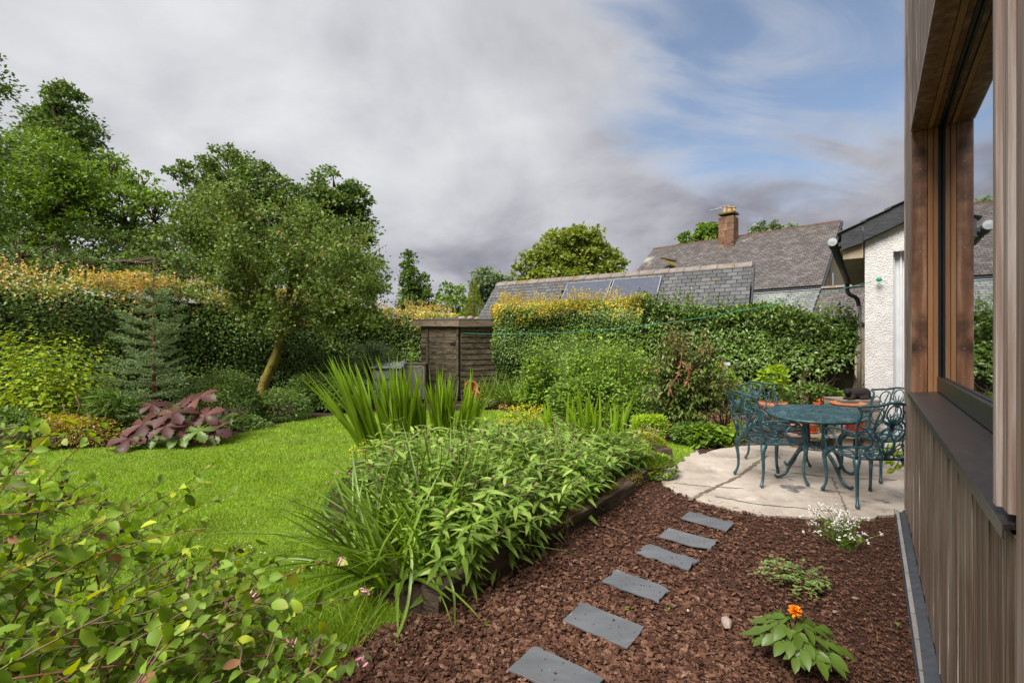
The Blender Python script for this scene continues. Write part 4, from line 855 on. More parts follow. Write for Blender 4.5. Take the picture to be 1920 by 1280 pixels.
def conifer(name, label, u, vt, vb, w, Y, mat, n=9000, leaf=.14, cat='conifer', pw=.8):
    t, b = at(u, vt, Y), at(u, vb, Y); base = Vector((t.x, Y, 0)); T = thing(name, label, cat, base); H = t.z; wd = w*Y/F
    q = rng.random(n)**.6; z = H*(1-q)+.2*q; r = wd*(q**pw)*(.55+.5*rng.random(n))*(1+.18*np.sin(z*7+rng.random(n))); a = rng.uniform(0, 6.283, n); r *= 1+.22*np.sin(a*5+z*2.2)
    P = np.c_[base.x+r*np.cos(a), base.y+r*np.sin(a), z]; D = np.c_[np.cos(a)*.5, np.sin(a)*.5, np.full(n, .8)]+rng.normal(0, .2, (n, 3))
    foliage('crown', T, P, D, rdir(n, .2)+np.c_[np.cos(a), np.sin(a), np.zeros(n)], leaf*rng.uniform(.6, 1.3, n), leaf*.35, T_DIA, mat, .1, rel=base)
    MB().tube([(0, 0, 0), (0, 0, H*.95)], [.14, .02], 8).obj('trunk', M_bark, T, smooth=True)
tree('dark_conifer', 'dark pointed evergreen just right of the apple tree crown on the skyline', [(766, 476, 6), (766, 494, 10), (767, 515, 15), (793, 520, 8), (768, 540, 20), (795, 545, 13), (770, 570, 24), (798, 575, 18), (764, 600, 28), (800, 605, 22)], 18, L_dark, dens=7, leaf=.12, dy=.3, per=80)
conifer('golden_cypress', 'small yellow green cone shaped conifer left of the garage roof', 888, 522, 640, 40, 17.5, L_gold if False else L_olive, 7000, .10)

def hedge(name, label, path, ztop, thick, nf, nt, L, asp, mats, tip_h=.5, tips=True, tmpl=T_DIA, zb=0.0, bare=None, seed=1.0, shoots=0, core=True, group=None):
    base = Vector((*path[0], 0)); T = thing(name, label, 'hedge', base, group=group); pts = sm(path); seg = np.linalg.norm(np.diff(pts, axis=0), axis=1); cum = np.r_[0, np.cumsum(seg)]; tot = cum[-1]
    def pos(s):
        i = np.clip(np.searchsorted(cum, s)-1, 0, len(seg)-1); t = (s-cum[i])/seg[i]; p = pts[i]+(pts[i+1]-pts[i])*t[:, None]; d = (pts[i+1]-pts[i])/seg[i][:, None]; return p, np.c_[d[:, 1], -d[:, 0]]   # outward = right of the path
    def zt(s): return np.interp(s/tot, np.linspace(0, 1, len(ztop)), ztop)
    s = rng.random(nf)*tot; p, o = pos(s); h = zt(s); z = zb+(h-zb)*rng.random(nf)**.9
    Q = np.c_[p, z]; dep = rng.random(nf)**1.5*.26 - wob(Q, 1.1, .30, seed) + np.clip((z-h+.5)/.5, 0, 1)**2*.16
    P = np.c_[p-o*dep[:, None], z]
    Nn = np.c_[o*.75, np.full(nf, .75)]+rng.normal(0, .38, (nf, 3)); D = np.c_[o*.5, np.full(nf, -.35)]+rng.normal(0, .5, (nf, 3))
    if bare is not None: keep = rng.random(nf) < bare(s/tot, z); P, Nn, D, s, z, h = P[keep], Nn[keep], D[keep], s[keep], z[keep], h[keep]
    s2 = rng.random(nt)*tot; p2, o2 = pos(s2); w = rng.random(nt)*thick; Q2 = np.c_[p2-o2*w[:, None], zt(s2)]; z2 = zt(s2)+wob(Q2, 1.3, .22, seed+2)-rng.random(nt)**2*.22
    z2 -= .18*np.clip(1-w/.25, 0, 1)**2
    P = np.vstack([P, np.c_[Q2[:, :2], z2]]); Nn = np.vstack([Nn, rng.normal(0, .45, (nt, 3))+[0, 0, .9]]); D = np.vstack([D, rng.normal(0, .6, (nt, 3))+[0, 0, .15]]); hh = np.r_[z-h, np.zeros(nt)]; n = len(P)
    mi = np.zeros(n, int)
    if tips:
        jag = .12*np.sin(P[:, 0]*5+P[:, 1]*3)+.08*np.sin(P[:, 0]*11)
        pm_ = .62+.38*np.sin(P[:, 0]*2.1+P[:, 1]*1.3)*np.sin(P[:, 0]*.9+2)+.12*np.sin(P[:, 0]*9); pr = pm_.clip(.30 if len(path) > 3 else .62, 1)*np.clip((hh+tip_h+jag)/(tip_h*.85), 0, 1)**2.0*tips; mi = (rng.random(n) < pr).astype(int)
    Lf = L*rng.uniform(.7, 1.25, n)
    foliage('foliage', T, P, D, Nn, Lf, Lf*asp, tmpl, mats, .15, mi=mi, rel=base)
    if shoots:
        s3 = rng.random(shoots)*tot; p3, o3 = pos(s3); w = rng.random(shoots)**1.4*thick; b = np.c_[p3-o3*w[:, None], zt(s3)-.05+wob(np.c_[p3, s3], 1.4, .1, seed)]; Pn, Dn, sb = [], [], MB()
        H = rng.uniform(.08, .34, shoots)
        for i in range(shoots):
            ln = Vector((random.gauss(0, .15), random.gauss(0, .15), 1))*H[i]; sb.tube([Vector(b[i])-base, Vector(b[i])+ln-base], [.003, .0015], 3, cap=False)
            for k in range(7): Pn.append(Vector(b[i])+ln*(k+1)/7); Dn.append((random.gauss(0, 1), random.gauss(0, 1), .7))
        n = len(Pn); foliage('young_shoots', T, Pn, Dn, rdir(n, .6), L*rng.uniform(.6, 1.0, n), L*asp*.85, tmpl, mats[1] if tips else mats[0], .1, rel=base)
        tag(sb.obj('shoot_stems', M_brownstem, T), kind='stuff')
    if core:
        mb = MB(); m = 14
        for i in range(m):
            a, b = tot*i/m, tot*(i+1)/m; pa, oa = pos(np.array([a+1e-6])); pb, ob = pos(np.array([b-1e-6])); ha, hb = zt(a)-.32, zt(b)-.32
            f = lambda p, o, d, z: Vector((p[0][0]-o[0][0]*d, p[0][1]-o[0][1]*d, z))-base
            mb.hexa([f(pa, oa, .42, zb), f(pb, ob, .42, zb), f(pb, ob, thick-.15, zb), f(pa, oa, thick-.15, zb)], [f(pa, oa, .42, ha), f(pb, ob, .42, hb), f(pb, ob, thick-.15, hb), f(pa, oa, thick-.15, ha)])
        mb.obj('core_block', M_twigshade, T)  # solid block added to close the view through the leaves, coloured like interior shade
    return T, pos, tot
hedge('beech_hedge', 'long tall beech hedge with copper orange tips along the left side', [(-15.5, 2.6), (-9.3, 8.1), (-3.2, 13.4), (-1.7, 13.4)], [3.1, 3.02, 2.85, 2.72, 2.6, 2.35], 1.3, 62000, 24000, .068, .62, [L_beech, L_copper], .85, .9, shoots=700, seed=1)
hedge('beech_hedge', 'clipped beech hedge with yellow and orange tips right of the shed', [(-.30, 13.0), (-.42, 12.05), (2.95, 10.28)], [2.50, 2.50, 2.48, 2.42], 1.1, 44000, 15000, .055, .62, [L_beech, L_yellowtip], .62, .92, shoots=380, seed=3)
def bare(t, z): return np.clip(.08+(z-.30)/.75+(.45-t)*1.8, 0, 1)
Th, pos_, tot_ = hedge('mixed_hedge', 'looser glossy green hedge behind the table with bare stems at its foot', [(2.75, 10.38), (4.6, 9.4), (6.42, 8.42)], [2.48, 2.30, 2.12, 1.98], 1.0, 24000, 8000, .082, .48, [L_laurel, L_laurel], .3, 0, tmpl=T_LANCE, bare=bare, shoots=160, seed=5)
def hedge_feet():
    b = Th.location; st = MB()
    for i in range(26):
        s = rng.uniform(.28, .99)*tot_; p, o = pos_(np.array([s])); q = Vector((p[0][0]-o[0][0]*.15, p[0][1]-o[0][1]*.15, 0)); r = random.uniform(.008, .02)
        pth = limb_path(q+Vector((0, 0, -.02)), q+Vector((random.gauss(0, .25), random.gauss(0, .15), random.uniform(.7, 1.3))), 4, .07); st.tube([x-b for x in pth], r, 6, cap=False)
    for i in range(60):
        s = rng.uniform(.35, .99)*tot_; p, o = pos_(np.array([s])); q = Vector((p[0][0]-o[0][0]*.05, p[0][1]-o[0][1]*.05, random.uniform(.1, .7)))
        pth = limb_path(q, q+Vector((random.gauss(0, .3), random.gauss(0, .1)-.05, random.gauss(.1, .2))), 4, .1); st.tube([x-b for x in pth], .004, 4, cap=False)
    st.obj('stems', M_brownstem, Th, smooth=True)
    p = at(1505, 700, 9.0); pth = [(p.x-.02, 8.95, 0), (p.x, 8.95, .4), (p.x-.02, 8.97, .8), (p.x+.03, 9.0, 1.2)]
    MB().tube([Vector(q)-b for q in pth], [.085, .075, .07, .06], 10).obj('trunk', M_brownstem, Th, smooth=True)
hedge_feet()

# ------------------------------------------------------------------ apple tree
def apple():
    Y = 9.9; b = at(497, 716, Y); base = Vector((b.x-.05, Y, 0)); T = thing('apple_tree', 'old leaning apple tree with mossy trunk in front of the left hedge', 'tree', base)
    K = lambda u, v, y=Y: at(u, v, y)
    tr = [Vector((base.x, Y, -.02)), K(494, 724), K(508, 690), K(521, 655), K(524, 625), K(530, 590, Y+.1)]
    sp = spline(tr, 5); n = len(sp); MB().tube([p-base for p in sp], [.115-.055*i/n+random.uniform(0, .012) for i in range(n)], 12).obj('trunk', M_mossbark, T, smooth=True)
    lobes = [(400, 400, 52), (450, 385, 40), (350, 440, 40), (500, 440, 70), (430, 455, 70), (580, 440, 62), (640, 450, 58), (680, 480, 38), (540, 410, 40), (480, 520, 75), (570, 520, 75), (650, 530, 65), (700, 535, 32), (420, 530, 50), (540, 580, 55), (620, 590, 50), (690, 590, 42), (480, 585, 35), (395, 365, 24), (580, 405, 24)]
    lb = MB(); A = []; start = K(528, 600, Y+.05)
    for (u, v, r) in lobes:
        c = K(u, v, Y+random.uniform(-1.1, 1.0)); rr = r*Y/F
        mid = start.lerp(c, .5)+Vector((random.gauss(0, .12), random.gauss(0, .12), random.uniform(-.15, .15)))
        p = spline([start, mid, c], 6); lb.tube([q-base for q in p], [.030*(1-.75*i/len(p)) for i in range(len(p))], 6)
        for k in range(17):
            e = c+Vector(rdir(1, .15)[0]*rr*random.uniform(.45, 1.15)); q0 = mid.lerp(c, random.uniform(.3, 1)); p = limb_path(q0, e, 3, .08); lb.tube([q-base for q in p], [.013*(1-.75*i/len(p)) for i in range(len(p))], 4, cap=False)
            for q in p[2:]: A.append(sm(q))
            for j in range(3): A.append(sm(e)+rng.normal(0, .09, 3))
    for u, v, u2, v2 in ((526, 628, 590, 610), (535, 610, 600, 560), (530, 600, 440, 480), (540, 590, 660, 540), (535, 575, 560, 470)):
        p = limb_path(K(u, v), K(u2, v2, Y-.3), 4, .05); lb.tube([q-base for q in p], [.05*(1-.6*i/len(p)) for i in range(len(p))], 7)
    lb.obj('limbs', M_mossbark, T, smooth=True)
    A = sm(A); A = A[np.sin(A[:, 0]*4.1+1)*np.sin(A[:, 2]*4.7)+.6*np.sin(A[:, 0]*9+A[:, 1]*5) > -.75]; m = 8; idx = np.repeat(np.arange(len(A)), m); k = len(idx); off = rng.normal(0, .075, (k, 3)); P = A[idx]+off
    L = .074*rng.uniform(.6, 1.3, k); foliage('crown', T, P, norm(off)+rng.normal(0, .5, (k, 3))+[0, 0, .2], rdir(k, .5), L, L*.66, T_DIA, L_apple, .2, rel=base)
    # a few small reddish apples
    ap = MB()
    for i in range(8):
        u, v, r = lobes[i % len(lobes)]; c = K(u+random.uniform(-40, 40), v+random.uniform(-30, 30), Y-random.uniform(.2, .9)); ap.lathe([(0, -.03), (.025, -.018), (.032, 0), (.025, .02), (0, .026)], c-base, 8)
    tag(ap.obj('apples', M_terra, T, smooth=True), kind='stuff')
apple()

# ------------------------------------------------------------------ generic bush
def bush(name, label, cat, c, rad, n, L, asp, mats, tmpl=T_LANCE, parts=0, shell=.35, droop=.0, upn=.6, seed=0.0, stems=8, stem_mat=None, mi=None, wobble=.25, group=None, curl=.15, smooth=True, zmin=.02, jit=.4):
    base = Vector((c[0], c[1], 0)); T = thing(name, label, cat, base, group=group)
    d = rdir(n); d[:, 2] = np.where(d[:, 2] < -.5, -d[:, 2], d[:, 2]); r = 1-shell*rng.random(n)**1.2; P = d*sm(rad)*r[:, None]; w = 1+wob(P+sm(c), 2.6/max(rad)*.5, wobble*2, seed); P = sm(c)+P*w[:, None]; P[:, 2] = np.maximum(P[:, 2], zmin+rng.random(n)*.08)
    Nn = d*.7+[0, 0, upn]+rng.normal(0, jit, (n, 3)); D = d*[1, 1, .3]+[0, 0, -droop]+rng.normal(0, jit, (n, 3)); Lf = L*rng.uniform(.65, 1.25, n)
    m = np.zeros(n, int) if mi is None else mi(P, n)
    if parts: leaf_parts(T, P, D, Nn, Lf, Lf*asp, tmpl, mats, parts, curl, mi=m, rel=base, smooth=smooth)
    else: foliage('foliage', T, P, D, Nn, Lf, Lf*asp, tmpl, mats, curl, mi=m, rel=base, smooth=smooth)
    if stems:
        sb = MB()
        for i in range(stems):
            e = Vector(c)+Vector(rdir(1, .5)[0]*sm(rad)*.85); q = Vector((c[0]+random.gauss(0, .06), c[1]+random.gauss(0, .06), 0)); p = limb_path(q, e, 4, .05); sb.tube([x-base for x in p], [.012*(1-.6*k/len(p)) for k in range(len(p))], 5, cap=False)
        sb.obj('stems', stem_mat or M_brownstem, T, smooth=True)
    return T
def pix(u, v, Y): return tuple(at(u, v, Y))

# ---- left border
def yellow_shrub():
    c = pix(85, 712, 7.2); base = Vector((c[0], c[1], 0)); T = thing('yellow_shrub', 'large yellow green leaved shrub at the left edge under the hedge', 'shrub', base)
    P, D, Nn, L, mi = [], [], [], [], []; sb = MB()
    for i in range(260):
        d = rdir(1, .35)[0]; e = sm(c)+d*[1.15, .8, .80]*random.uniform(.72, 1.06); q = Vector((base.x+random.gauss(0, .1), base.y+random.gauss(0, .1), .02)); e[2] = max(e[2], .12)
        pth = limb_path(q, e, 4, .04); 
        if i < 50: sb.tube([x-base for x in pth], [.009*(1-.7*k/len(pth)) for k in range(len(pth))], 4, cap=False)
        ax = norm(e-sm(q)+[0, 0, .35])
        for k in range(13):
            t = k/12; pp = sm(pth[int((.45+.55*t)*(len(pth)-1))])+ax*.16*t; a = k*1.6; s1 = norm(np.cross(ax, [0, .3, 1])); s2 = np.cross(ax, s1); o = s1*math.cos(a)+s2*math.sin(a)
            P.append(pp); D.append(o+[0, 0, .05]+ax*.3); Nn.append(ax+[0, 0, .8]+rng.normal(0, .2, 3)); L.append(random.uniform(.055, .11)*(1.05-.35*t))
    L = sm(L); leaf_parts(T, P, D, Nn, L, L*.48, T_LANCE, L_yel, 240, .25, rel=base); sb.obj('stems', M_stem, T, smooth=True)
yellow_shrub()
def spruce():
    Y = 7.4; base = Vector((at(288, 700, Y).x, Y, 0)); T = thing('young_spruce', 'young blue green spruce with a bare red leader in the left border', 'conifer', base); H = at(288, 492, Y).z
    MB().tube([(0, 0, 0), (.01, 0, H*.5), (0, 0, H*.84), (0, 0, H)], [.035, .022, .011, .004], 8).obj('trunk', M_redstem, T, smooth=True)
    P, D, tb = [], [], MB(); up = Vector((0, 0, 1))
    def twig(a, b, n, r):
        a, b = Vector(a), Vector(b); ax = (b-a); tb.tube([a, b], [r, r*.5], 4, cap=False)
        for k in range(n):
            t = random.random(); P.append(a+ax*t); dd = Vector(rdir(1)[0]); D.append(ax.normalized()*.7+dd*.9+up*.12)
    z = .16; lev = 0
    while z < H*.82:
        t = z/(H*.84); ln = .80*(1-t)**.60*(.75+.25*min(1, t*3.5))+.10
        for j in range(6):
            a = lev*.55+j*1.047+random.gauss(0, .3); l = ln*random.uniform(.5, 1.2); d = Vector((math.cos(a), math.sin(a), 0)); o = Vector((0, 0, z)); e = o+d*l+up*(l*(.12+.45*t)); m = o.lerp(e, .5)-up*l*.05
            twig(o, m, int(60*l/.6)+8, .007); twig(m, e, int(90*l/.6)+12, .005)
            for q in range(9):
                s = .22+.74*q/9; p = o.lerp(e, s)-up*l*.06*math.sin(s*3.1); sd = d.cross(up)*(1 if q % 2 else -1); l2 = l*.46*(1.12-s*.8)*random.uniform(.7, 1.2); twig(p, p+sd*l2*.75+d*l2*.75+up*l2*random.uniform(0, .3), int(95*l2/.25)+10, .003)
        z += random.uniform(.13, .19); lev += 1
    for z in (H*.86, H*.92):
        for a in range(5): twig((0, 0, z), (math.cos(a*1.26)*.05, math.sin(a*1.26)*.05, z+.05), 14, .002)
    for k in range(180): P.append(Vector((0, 0, H*(.88+.12*random.random())))); D.append(Vector(rdir(1)[0])*.6+up)
    n = len(P); V, Fc = leaf_arr([tuple(p) for p in P], [tuple(d) for d in D], rdir(n), rng.uniform(.026, .042, n), .009, T_NEEDLE, 0)
    o = link('needles', fast_mesh('needles', V, Fc, L_spruce), T); o['kind'] = 'stuff'
    tag(tb.obj('branches', M_redstem, T), kind='stuff')
spruce()
T_RODG = strip([(0, .08), (.20, .40), (.34, .62), (.38, .50), (.54, .86), (.58, .70), (.74, 1.05), (.78, .78), (.90, .80), (.92, .42), (1, .06)], fold=.22)
def rodgersia():
    base = Vector(G(330, 838)); base.y += .25; T = thing('rodgersia_plant', 'big bronze purple hand shaped leaves at the foot of the young spruce', 'plant', base)
    spec = [(268, 795, 6.5, 0, .36), (325, 775, 6.6, 0, .38), (243, 822, 6.3, 0, .33), (375, 745, 7.0, 0, .38), (395, 810, 6.6, 0, .34), (348, 800, 6.55, 0, .30), (300, 818, 6.45, 1, .26), (335, 822, 6.4, 1, .24), (372, 808, 6.5, 1, .26), (415, 785, 7.0, 1, .30), (360, 770, 6.9, 1, .28), (410, 818, 6.7, 1, .2), (285, 760, 6.9, 0, .26)]
    protos = {}
    spec = [(u, v, y, m, r*.80) for u, v, y, m, r in spec]+[(300, 775, 6.8, 0, .24), (350, 752, 7.0, 0, .26), (258, 812, 6.4, 0, .24), (385, 780, 6.75, 0, .26), (310, 800, 6.4, 0, .22), (345, 835, 6.4, 1, .2), (275, 835, 6.4, 1, .18), (395, 835, 6.6, 1, .2)]
    for (u, v, y, m, r) in spec:
        c = at(u, v, y); c.z = max(c.z, .14); s = base+Vector((random.gauss(0, .1), random.gauss(0, .05), 0)); p = spline([s-base, s.lerp(c, .5)+Vector((0, 0, .12))-base, c-base], 5)
        lf = MB().tube(p, .006, 5).obj('leaf', M_redstem, T, smooth=True)
        tilt = Matrix.Rotation(random.gauss(.55, .12), 3, 'X') @ Matrix.Rotation(random.gauss(0, .2), 3, 'Y'); a0 = random.random()*6
        nL = 5
        for k in range(nL):
            if (m, k % 2) not in protos: V, Fc = leaf_arr([(0, 0, 0)], [(1, 0, 0)], [(0, 0, 1)], 1, .66, T_RODG, .22+.12*(k % 2)); protos[(m, k % 2)] = fast_mesh('leaflet', V, Fc, [L_purple, L_greenbig][m], smooth=True)
            a = a0+k*2*math.pi/nL; M3 = (tilt @ Matrix.Rotation(a, 3, 'Z')).to_4x4(); o = link('leaflet', protos[(m, k % 2)], lf); o.matrix_basis = Matrix.Translation(c-base) @ M3 @ Matrix.Scale(r*random.uniform(.85, 1.1), 4)
    tag(T)
rodgersia()
bush('domed_shrub', 'low domed shrub with small grey green leaves between the spruce and the apple tree', 'shrub', pix(425, 752, 8.3), (.68, .6, .58), 9000, .04, .55, [L_bush], tmpl=T_DIA, seed=2, wobble=.12)
bush('orange_spirea', 'low orange and yellow leaved spirea with pink flowers by the lawn edge', 'shrub', pix(130, 815, 6.6), (.75, .4, .32), 5000, .04, .4, [L_orange, L_gold, M_pink], tmpl=T_DIA, mi=lambda P, n: np.where(rng.random(n) < .03, 2, (rng.random(n) < .35).astype(int)))
bush('border_perennial', 'mixed green weeds and perennials below the apple tree trunk', 'plant', pix(520, 778, 8.9), (.6, .4, .38), 5000, .055, .35, [L_bush], seed=1)
bush('fern_plant', 'bushy green foliage right of the apple tree, below the hedge', 'plant', pix(610, 752, 9.9), (.85, .5, .62), 9000, .075, .32, [L_bush], seed=4, droop=.2)
bush('grey_willow_shrub', 'wispy grey green shrub behind the cold frame', 'shrub', pix(702, 672, 11.6), (.48, .4, .62), 6500, .055, .28, [L_grey], tmpl=T_DIA, wobble=.4, shell=.8)
bush('border_perennial', 'low dark greenery between the domed shrub and the lawn', 'plant', pix(455, 800, 7.9), (.45, .22, .25), 3000, .045, .4, [L_bush], seed=7)
bush('border_perennial', 'dark strappy greenery behind the bronze leaves at left', 'plant', pix(225, 790, 7.0), (.35, .3, .35), 1500, .16, .12, [L_bush], tmpl=T_BLADE, seed=8)
bush('ivy_mound', 'dark leafy growth in front of the hedge behind the sword leaves', 'plant', pix(655, 740, 10.6), (.5, .4, .5), 6000, .06, .45, [L_bush], seed=9)
bush('border_perennial', 'low green cover at the far left in front of the yellow shrub', 'plant', pix(20, 800, 6.4), (.9, .5, .35), 4000, .06, .4, [L_bush], seed=10)
def cut_stems():
    for k, (u0, v0, l, us) in enumerate(((150, 800, 'cut bare stump of woody stems in front of the yellow shrub, left of two', [(118, 758), (142, 742), (135, 775)]), (180, 795, 'cut bare stump of woody stems beside the spirea, right of two', [(155, 757), (178, 760), (170, 775), (190, 770)]))):
        b = Vector(at(u0, v0, 6.75)); b.z = 0; T = thing('cut_stump', l, 'stump', b, group='cut back woody stems')
        for u, v in us:
            e = at(u, v, 6.75); p = limb_path((0, 0, 0), e-b, 4, .03); MB().tube(p, [.018-.008*i/len(p) for i in range(len(p))], 6).obj('stem', M_brownstem, T, smooth=True)
cut_stems()

# ---- middle and right shrubs
def canes(name, label, c, rad, n, L, mats, H, parts=0, seed=0, asp=.62, lean=.15):
    """upright leafy canes"""
    base = Vector((c[0], c[1], 0)); T = thing(name, label, 'shrub', base); P, D, Nn, Ls = [], [], [], []; sb = MB()
    for i in range(n):
        a = random.random()*6.283; r = math.sqrt(random.random()); q = Vector((c[0]+rad[0]*r*math.cos(a), c[1]+rad[1]*r*math.sin(a), 0)); h = H*random.uniform(.7, 1.05)*(1-.3*r*r); e = q+Vector((random.gauss(0, lean)*h, random.gauss(0, lean)*h, h)); pth = spline([q, q.lerp(e, .5)+Vector((random.gauss(0, .04), random.gauss(0, .04), 0)), e+Vector((0, 0, -.03))], 6)
        sb.tube([x-base for x in pth], [.006, ]*len(pth), 4, cap=False); m = int(h/.026)
        for k in range(m):
            t = .08+.92*k/m; p = sm(pth[min(len(pth)-1, int(t*len(pth)))])+rng.normal(0, .015, 3); b = random.random()*6.283; o = np.array([math.cos(b), math.sin(b), .15]); ext = random.uniform(.01, .14); P.append(p+o*ext); D.append(o+[0, 0, -.25]+rng.normal(0, .25, 3)); Nn.append(o*.4+[0, 0, 1]+rng.normal(0, .3, 3)); Ls.append(L*random.uniform(.6, 1.2)*(1.1-.4*t))
    Ls = sm(Ls)
    if parts: leaf_parts(T, P, D, Nn, Ls, Ls*asp, T_OVAL, mats, parts, .25, rel=base)
    else: foliage('foliage', T, P, D, Nn, Ls, Ls*asp, T_OVAL, mats, .25, smooth=True, rel=base)
    sb.obj('canes', M_stem, T)
canes('raspberry_canes', 'bright green raspberry canes nearest the shed, against the clipped hedge', pix(1012, 700, 9.9)[:2], (.38, .3), 44, .09, L_rasp, 1.55)
canes('raspberry_canes', 'tallest bright raspberry canes in the middle of the hedge', pix(1110, 700, 9.1)[:2], (.5, .4), 75, .09, L_rasp, 1.85)
canes('raspberry_canes', 'raspberry canes just left of the red tipped shrub', pix(1185, 720, 8.4)[:2], (.45, .35), 62, .085, L_rasp, 1.72)
bush('currant_bush', 'leafy low bush in front of the raspberry canes, at the lawn edge', 'shrub', pix(1110, 755, 8.3), (.75, .4, .42), 5500, .06, .5, [L_bush, L_rasp], mi=lambda P, n: (rng.random(n) < .5).astype(int), seed=3)
bush('currant_bush', 'dark bush under the raspberries beside the yellow green spurge', 'shrub', pix(1195, 775, 7.7), (.40, .3, .45), 4000, .055, .45, [L_bush, L_rasp], mi=lambda P, n: (rng.random(n) < .4).astype(int), seed=6)
def red_shrub():
    c = pix(1288, 728, 7.0); base = Vector((c[0], c[1], 0)); T = thing('red_tipped_shrub', 'tall drooping shrub with reddish top and dead brown leaves left of the table', 'shrub', base)
    P, D, Nn, L, mi = [], [], [], [], []; sb = MB()
    for i in range(250):
        d = rdir(1, .25)[0]; e = sm(c)+d*[.80, .5, .90]*random.uniform(.5, 1.05); e[2] = max(e[2], .1)
        if i < 12: e = sm(at(random.uniform(1235, 1335), random.uniform(598, 650), 7.0+random.uniform(-.3, .3)))
        q = Vector((base.x, base.y, random.uniform(.1, .9) if i > 12 else .5)); pth = limb_path(q, e, 4, .05); sb.tube([x-base for x in pth], [.006*(1-.7*k/len(pth)) for k in range(len(pth))], 4, cap=False)
        for k in range(23):
            t = .35+.65*k/14; p = sm(pth[min(len(pth)-1, int(t*(len(pth)-1)))])+rng.normal(0, .012, 3); a = k*2.4; o = np.array([math.cos(a), math.sin(a), random.uniform(-.3, .5)]); P.append(p); D.append(o+[0, 0, -.25]); Nn.append(o*.3+[0, 0, 1]+rng.normal(0, .25, 3)); L.append(random.uniform(.09, .15)*(1.15-.5*t)); z = p[2]; mi.append(int(random.random() < (z-1.0)/.9*.5))
    L = sm(L); leaf_parts(T, P, D, Nn, L, L*.40, T_LANCE, [L_photdark, L_photred], 260, .45, mi=mi, rel=base)
    sb.obj('branches', M_redstem, T, smooth=True); MB().tube([(0, 0, 0), (.01, 0, .5), (.02, .02, 1.1)], [.03, .024, .015], 8).obj('trunk', M_redstem, T, smooth=True)
    for pts in ([(1278, 668), (1272, 700), (1258, 722), (1253, 740)], [(1293, 680), (1290, 705), (1287, 722)]):
        w = [at(u, v, 6.45)-base for u, v in pts]; MB().tube(spline(w, 4), .008, 5).obj('dead_branch', M_redstem, T)
        n = 26; q = spline(w, 10); P = sm([q[int(random.random()*len(q))] for _ in range(n)]); foliage('dead_leaves', T, P, rdir(n, -.9), rdir(n), rng.uniform(.06, .1, n), .022, T_LANCE, M_deadleaf, .4)
red_shrub()
bush('light_green_shrub', 'small leaved light green shrub beside the left chair', 'shrub', pix(1366, 735, 7.5), (.36, .35, .52), 5000, .035, .5, [L_rasp, L_lime], tmpl=T_DIA, mi=lambda P, n: (rng.random(n) < .35).astype(int), seed=5)
bush('low_green_shrub', 'dark leafy growth at the foot of the red tipped shrub', 'shrub', pix(1290, 815, 6.7), (.45, .25, .20), 2200, .06, .45, [L_bush], seed=11)
bush('geranium_plant', 'round scalloped pale green leaves at the patio corner', 'plant', pix(1335, 822, 6.55), (.30, .2, .16), 420, .085, .95, [L_rasp], tmpl=T_ROUND, parts=140, seed=12, stems=6, stem_mat=M_stem, curl=.1)
bush('golden_plant', 'small yellow leaved plant by the left chair leg', 'plant', pix(1384, 812, 6.6), (.15, .12, .17), 1500, .03, .55, [L_gold], tmpl=T_DIA, seed=13)
bush('spurge_plant', 'bright lime yellow spurge at the edge of the grass path', 'plant', pix(1212, 805, 6.75), (.22, .2, .30), 3500, .035, .4, [L_lime], tmpl=T_DIA, seed=14)
bush('ground_plant', 'leafy clump in front of the hedge under the white plant label', 'plant', pix(1420, 755, 8.0), (.45, .3, .4), 2800, .06, .5, [L_bush, L_laurel], mi=lambda P, n: (rng.random(n) < .5).astype(int), seed=15)
bush('ground_plant', 'small leafy clump by the hedge foot between the pots and the old trunk', 'plant', pix(1530, 752, 8.2), (.55, .2, .25), 1800, .06, .5, [L_bush], seed=16)
def blades(name, label, c, n, L, Wd, mat, spread=.1, lean=.45, curl=.3, parts=0, cat='plant', tmpl=T_BLADE, zc=0.0, dirb=None, fan=None):
    base = Vector((c[0], c[1], zc)); T = thing(name, label, cat, base); a = rng.uniform(0, 6.283, n) if fan is None else rng.choice([fan, fan+math.pi], n)+rng.normal(0, .5, n)
    r = spread*np.sqrt(rng.random(n)); P = np.c_[c[0]+r*np.cos(a), c[1]+r*np.sin(a), np.full(n, zc)]; ln = np.abs(rng.normal(0, lean, n))+.03; D = np.c_[np.cos(a)*ln, np.sin(a)*ln, np.ones(n)]+rng.normal(0, .04, (n, 3))
    if dirb is not None: D[:, :2] += dirb
    Nn = np.c_[np.cos(a)*.15, np.sin(a)*.15, np.ones(n)]+rng.normal(0, .35, (n, 3)); Ls = L*rng.uniform(.6, 1.1, n); leaf_parts(T, P, D, Nn, Ls, Wd*rng.uniform(.7, 1.15, n), tmpl, mat, parts or 1, curl*rng.uniform(.3, 1.4, n), name='blade', rest='blades', rel=base); return T
blades('strap_leaf_clump', 'arching pale green strap leaved clump beside the terracotta shards', pix(965, 745, 10.4), 130, .75, .026, L_lily, .2, .5, .75, 60)
blades('strap_leaf_clump', 'taller strappy green clump hugging the clipped hedge behind the other', pix(925, 735, 11.0), 60, .8, .025, L_lily, .15, .4, .6, 20)
bush('hosta_plant', 'broad pale green leaves beside the brick edging', 'plant', pix(1000, 738, 10.2), (.35, .25, .3), 300, .13, .65, [L_rasp], tmpl=T_OVAL, parts=60, seed=17, stems=4, stem_mat=M_stem)
bush('alchemilla_plant', 'tiny yellow and grey green mound at the lawn edge near the bricks', 'plant', pix(905, 760, 10.2), (.30, .15, .14), 1500, .04, .8, [L_grey, L_gold], tmpl=T_DIA, mi=lambda P, n: (rng.random(n) < .35).astype(int), seed=18)

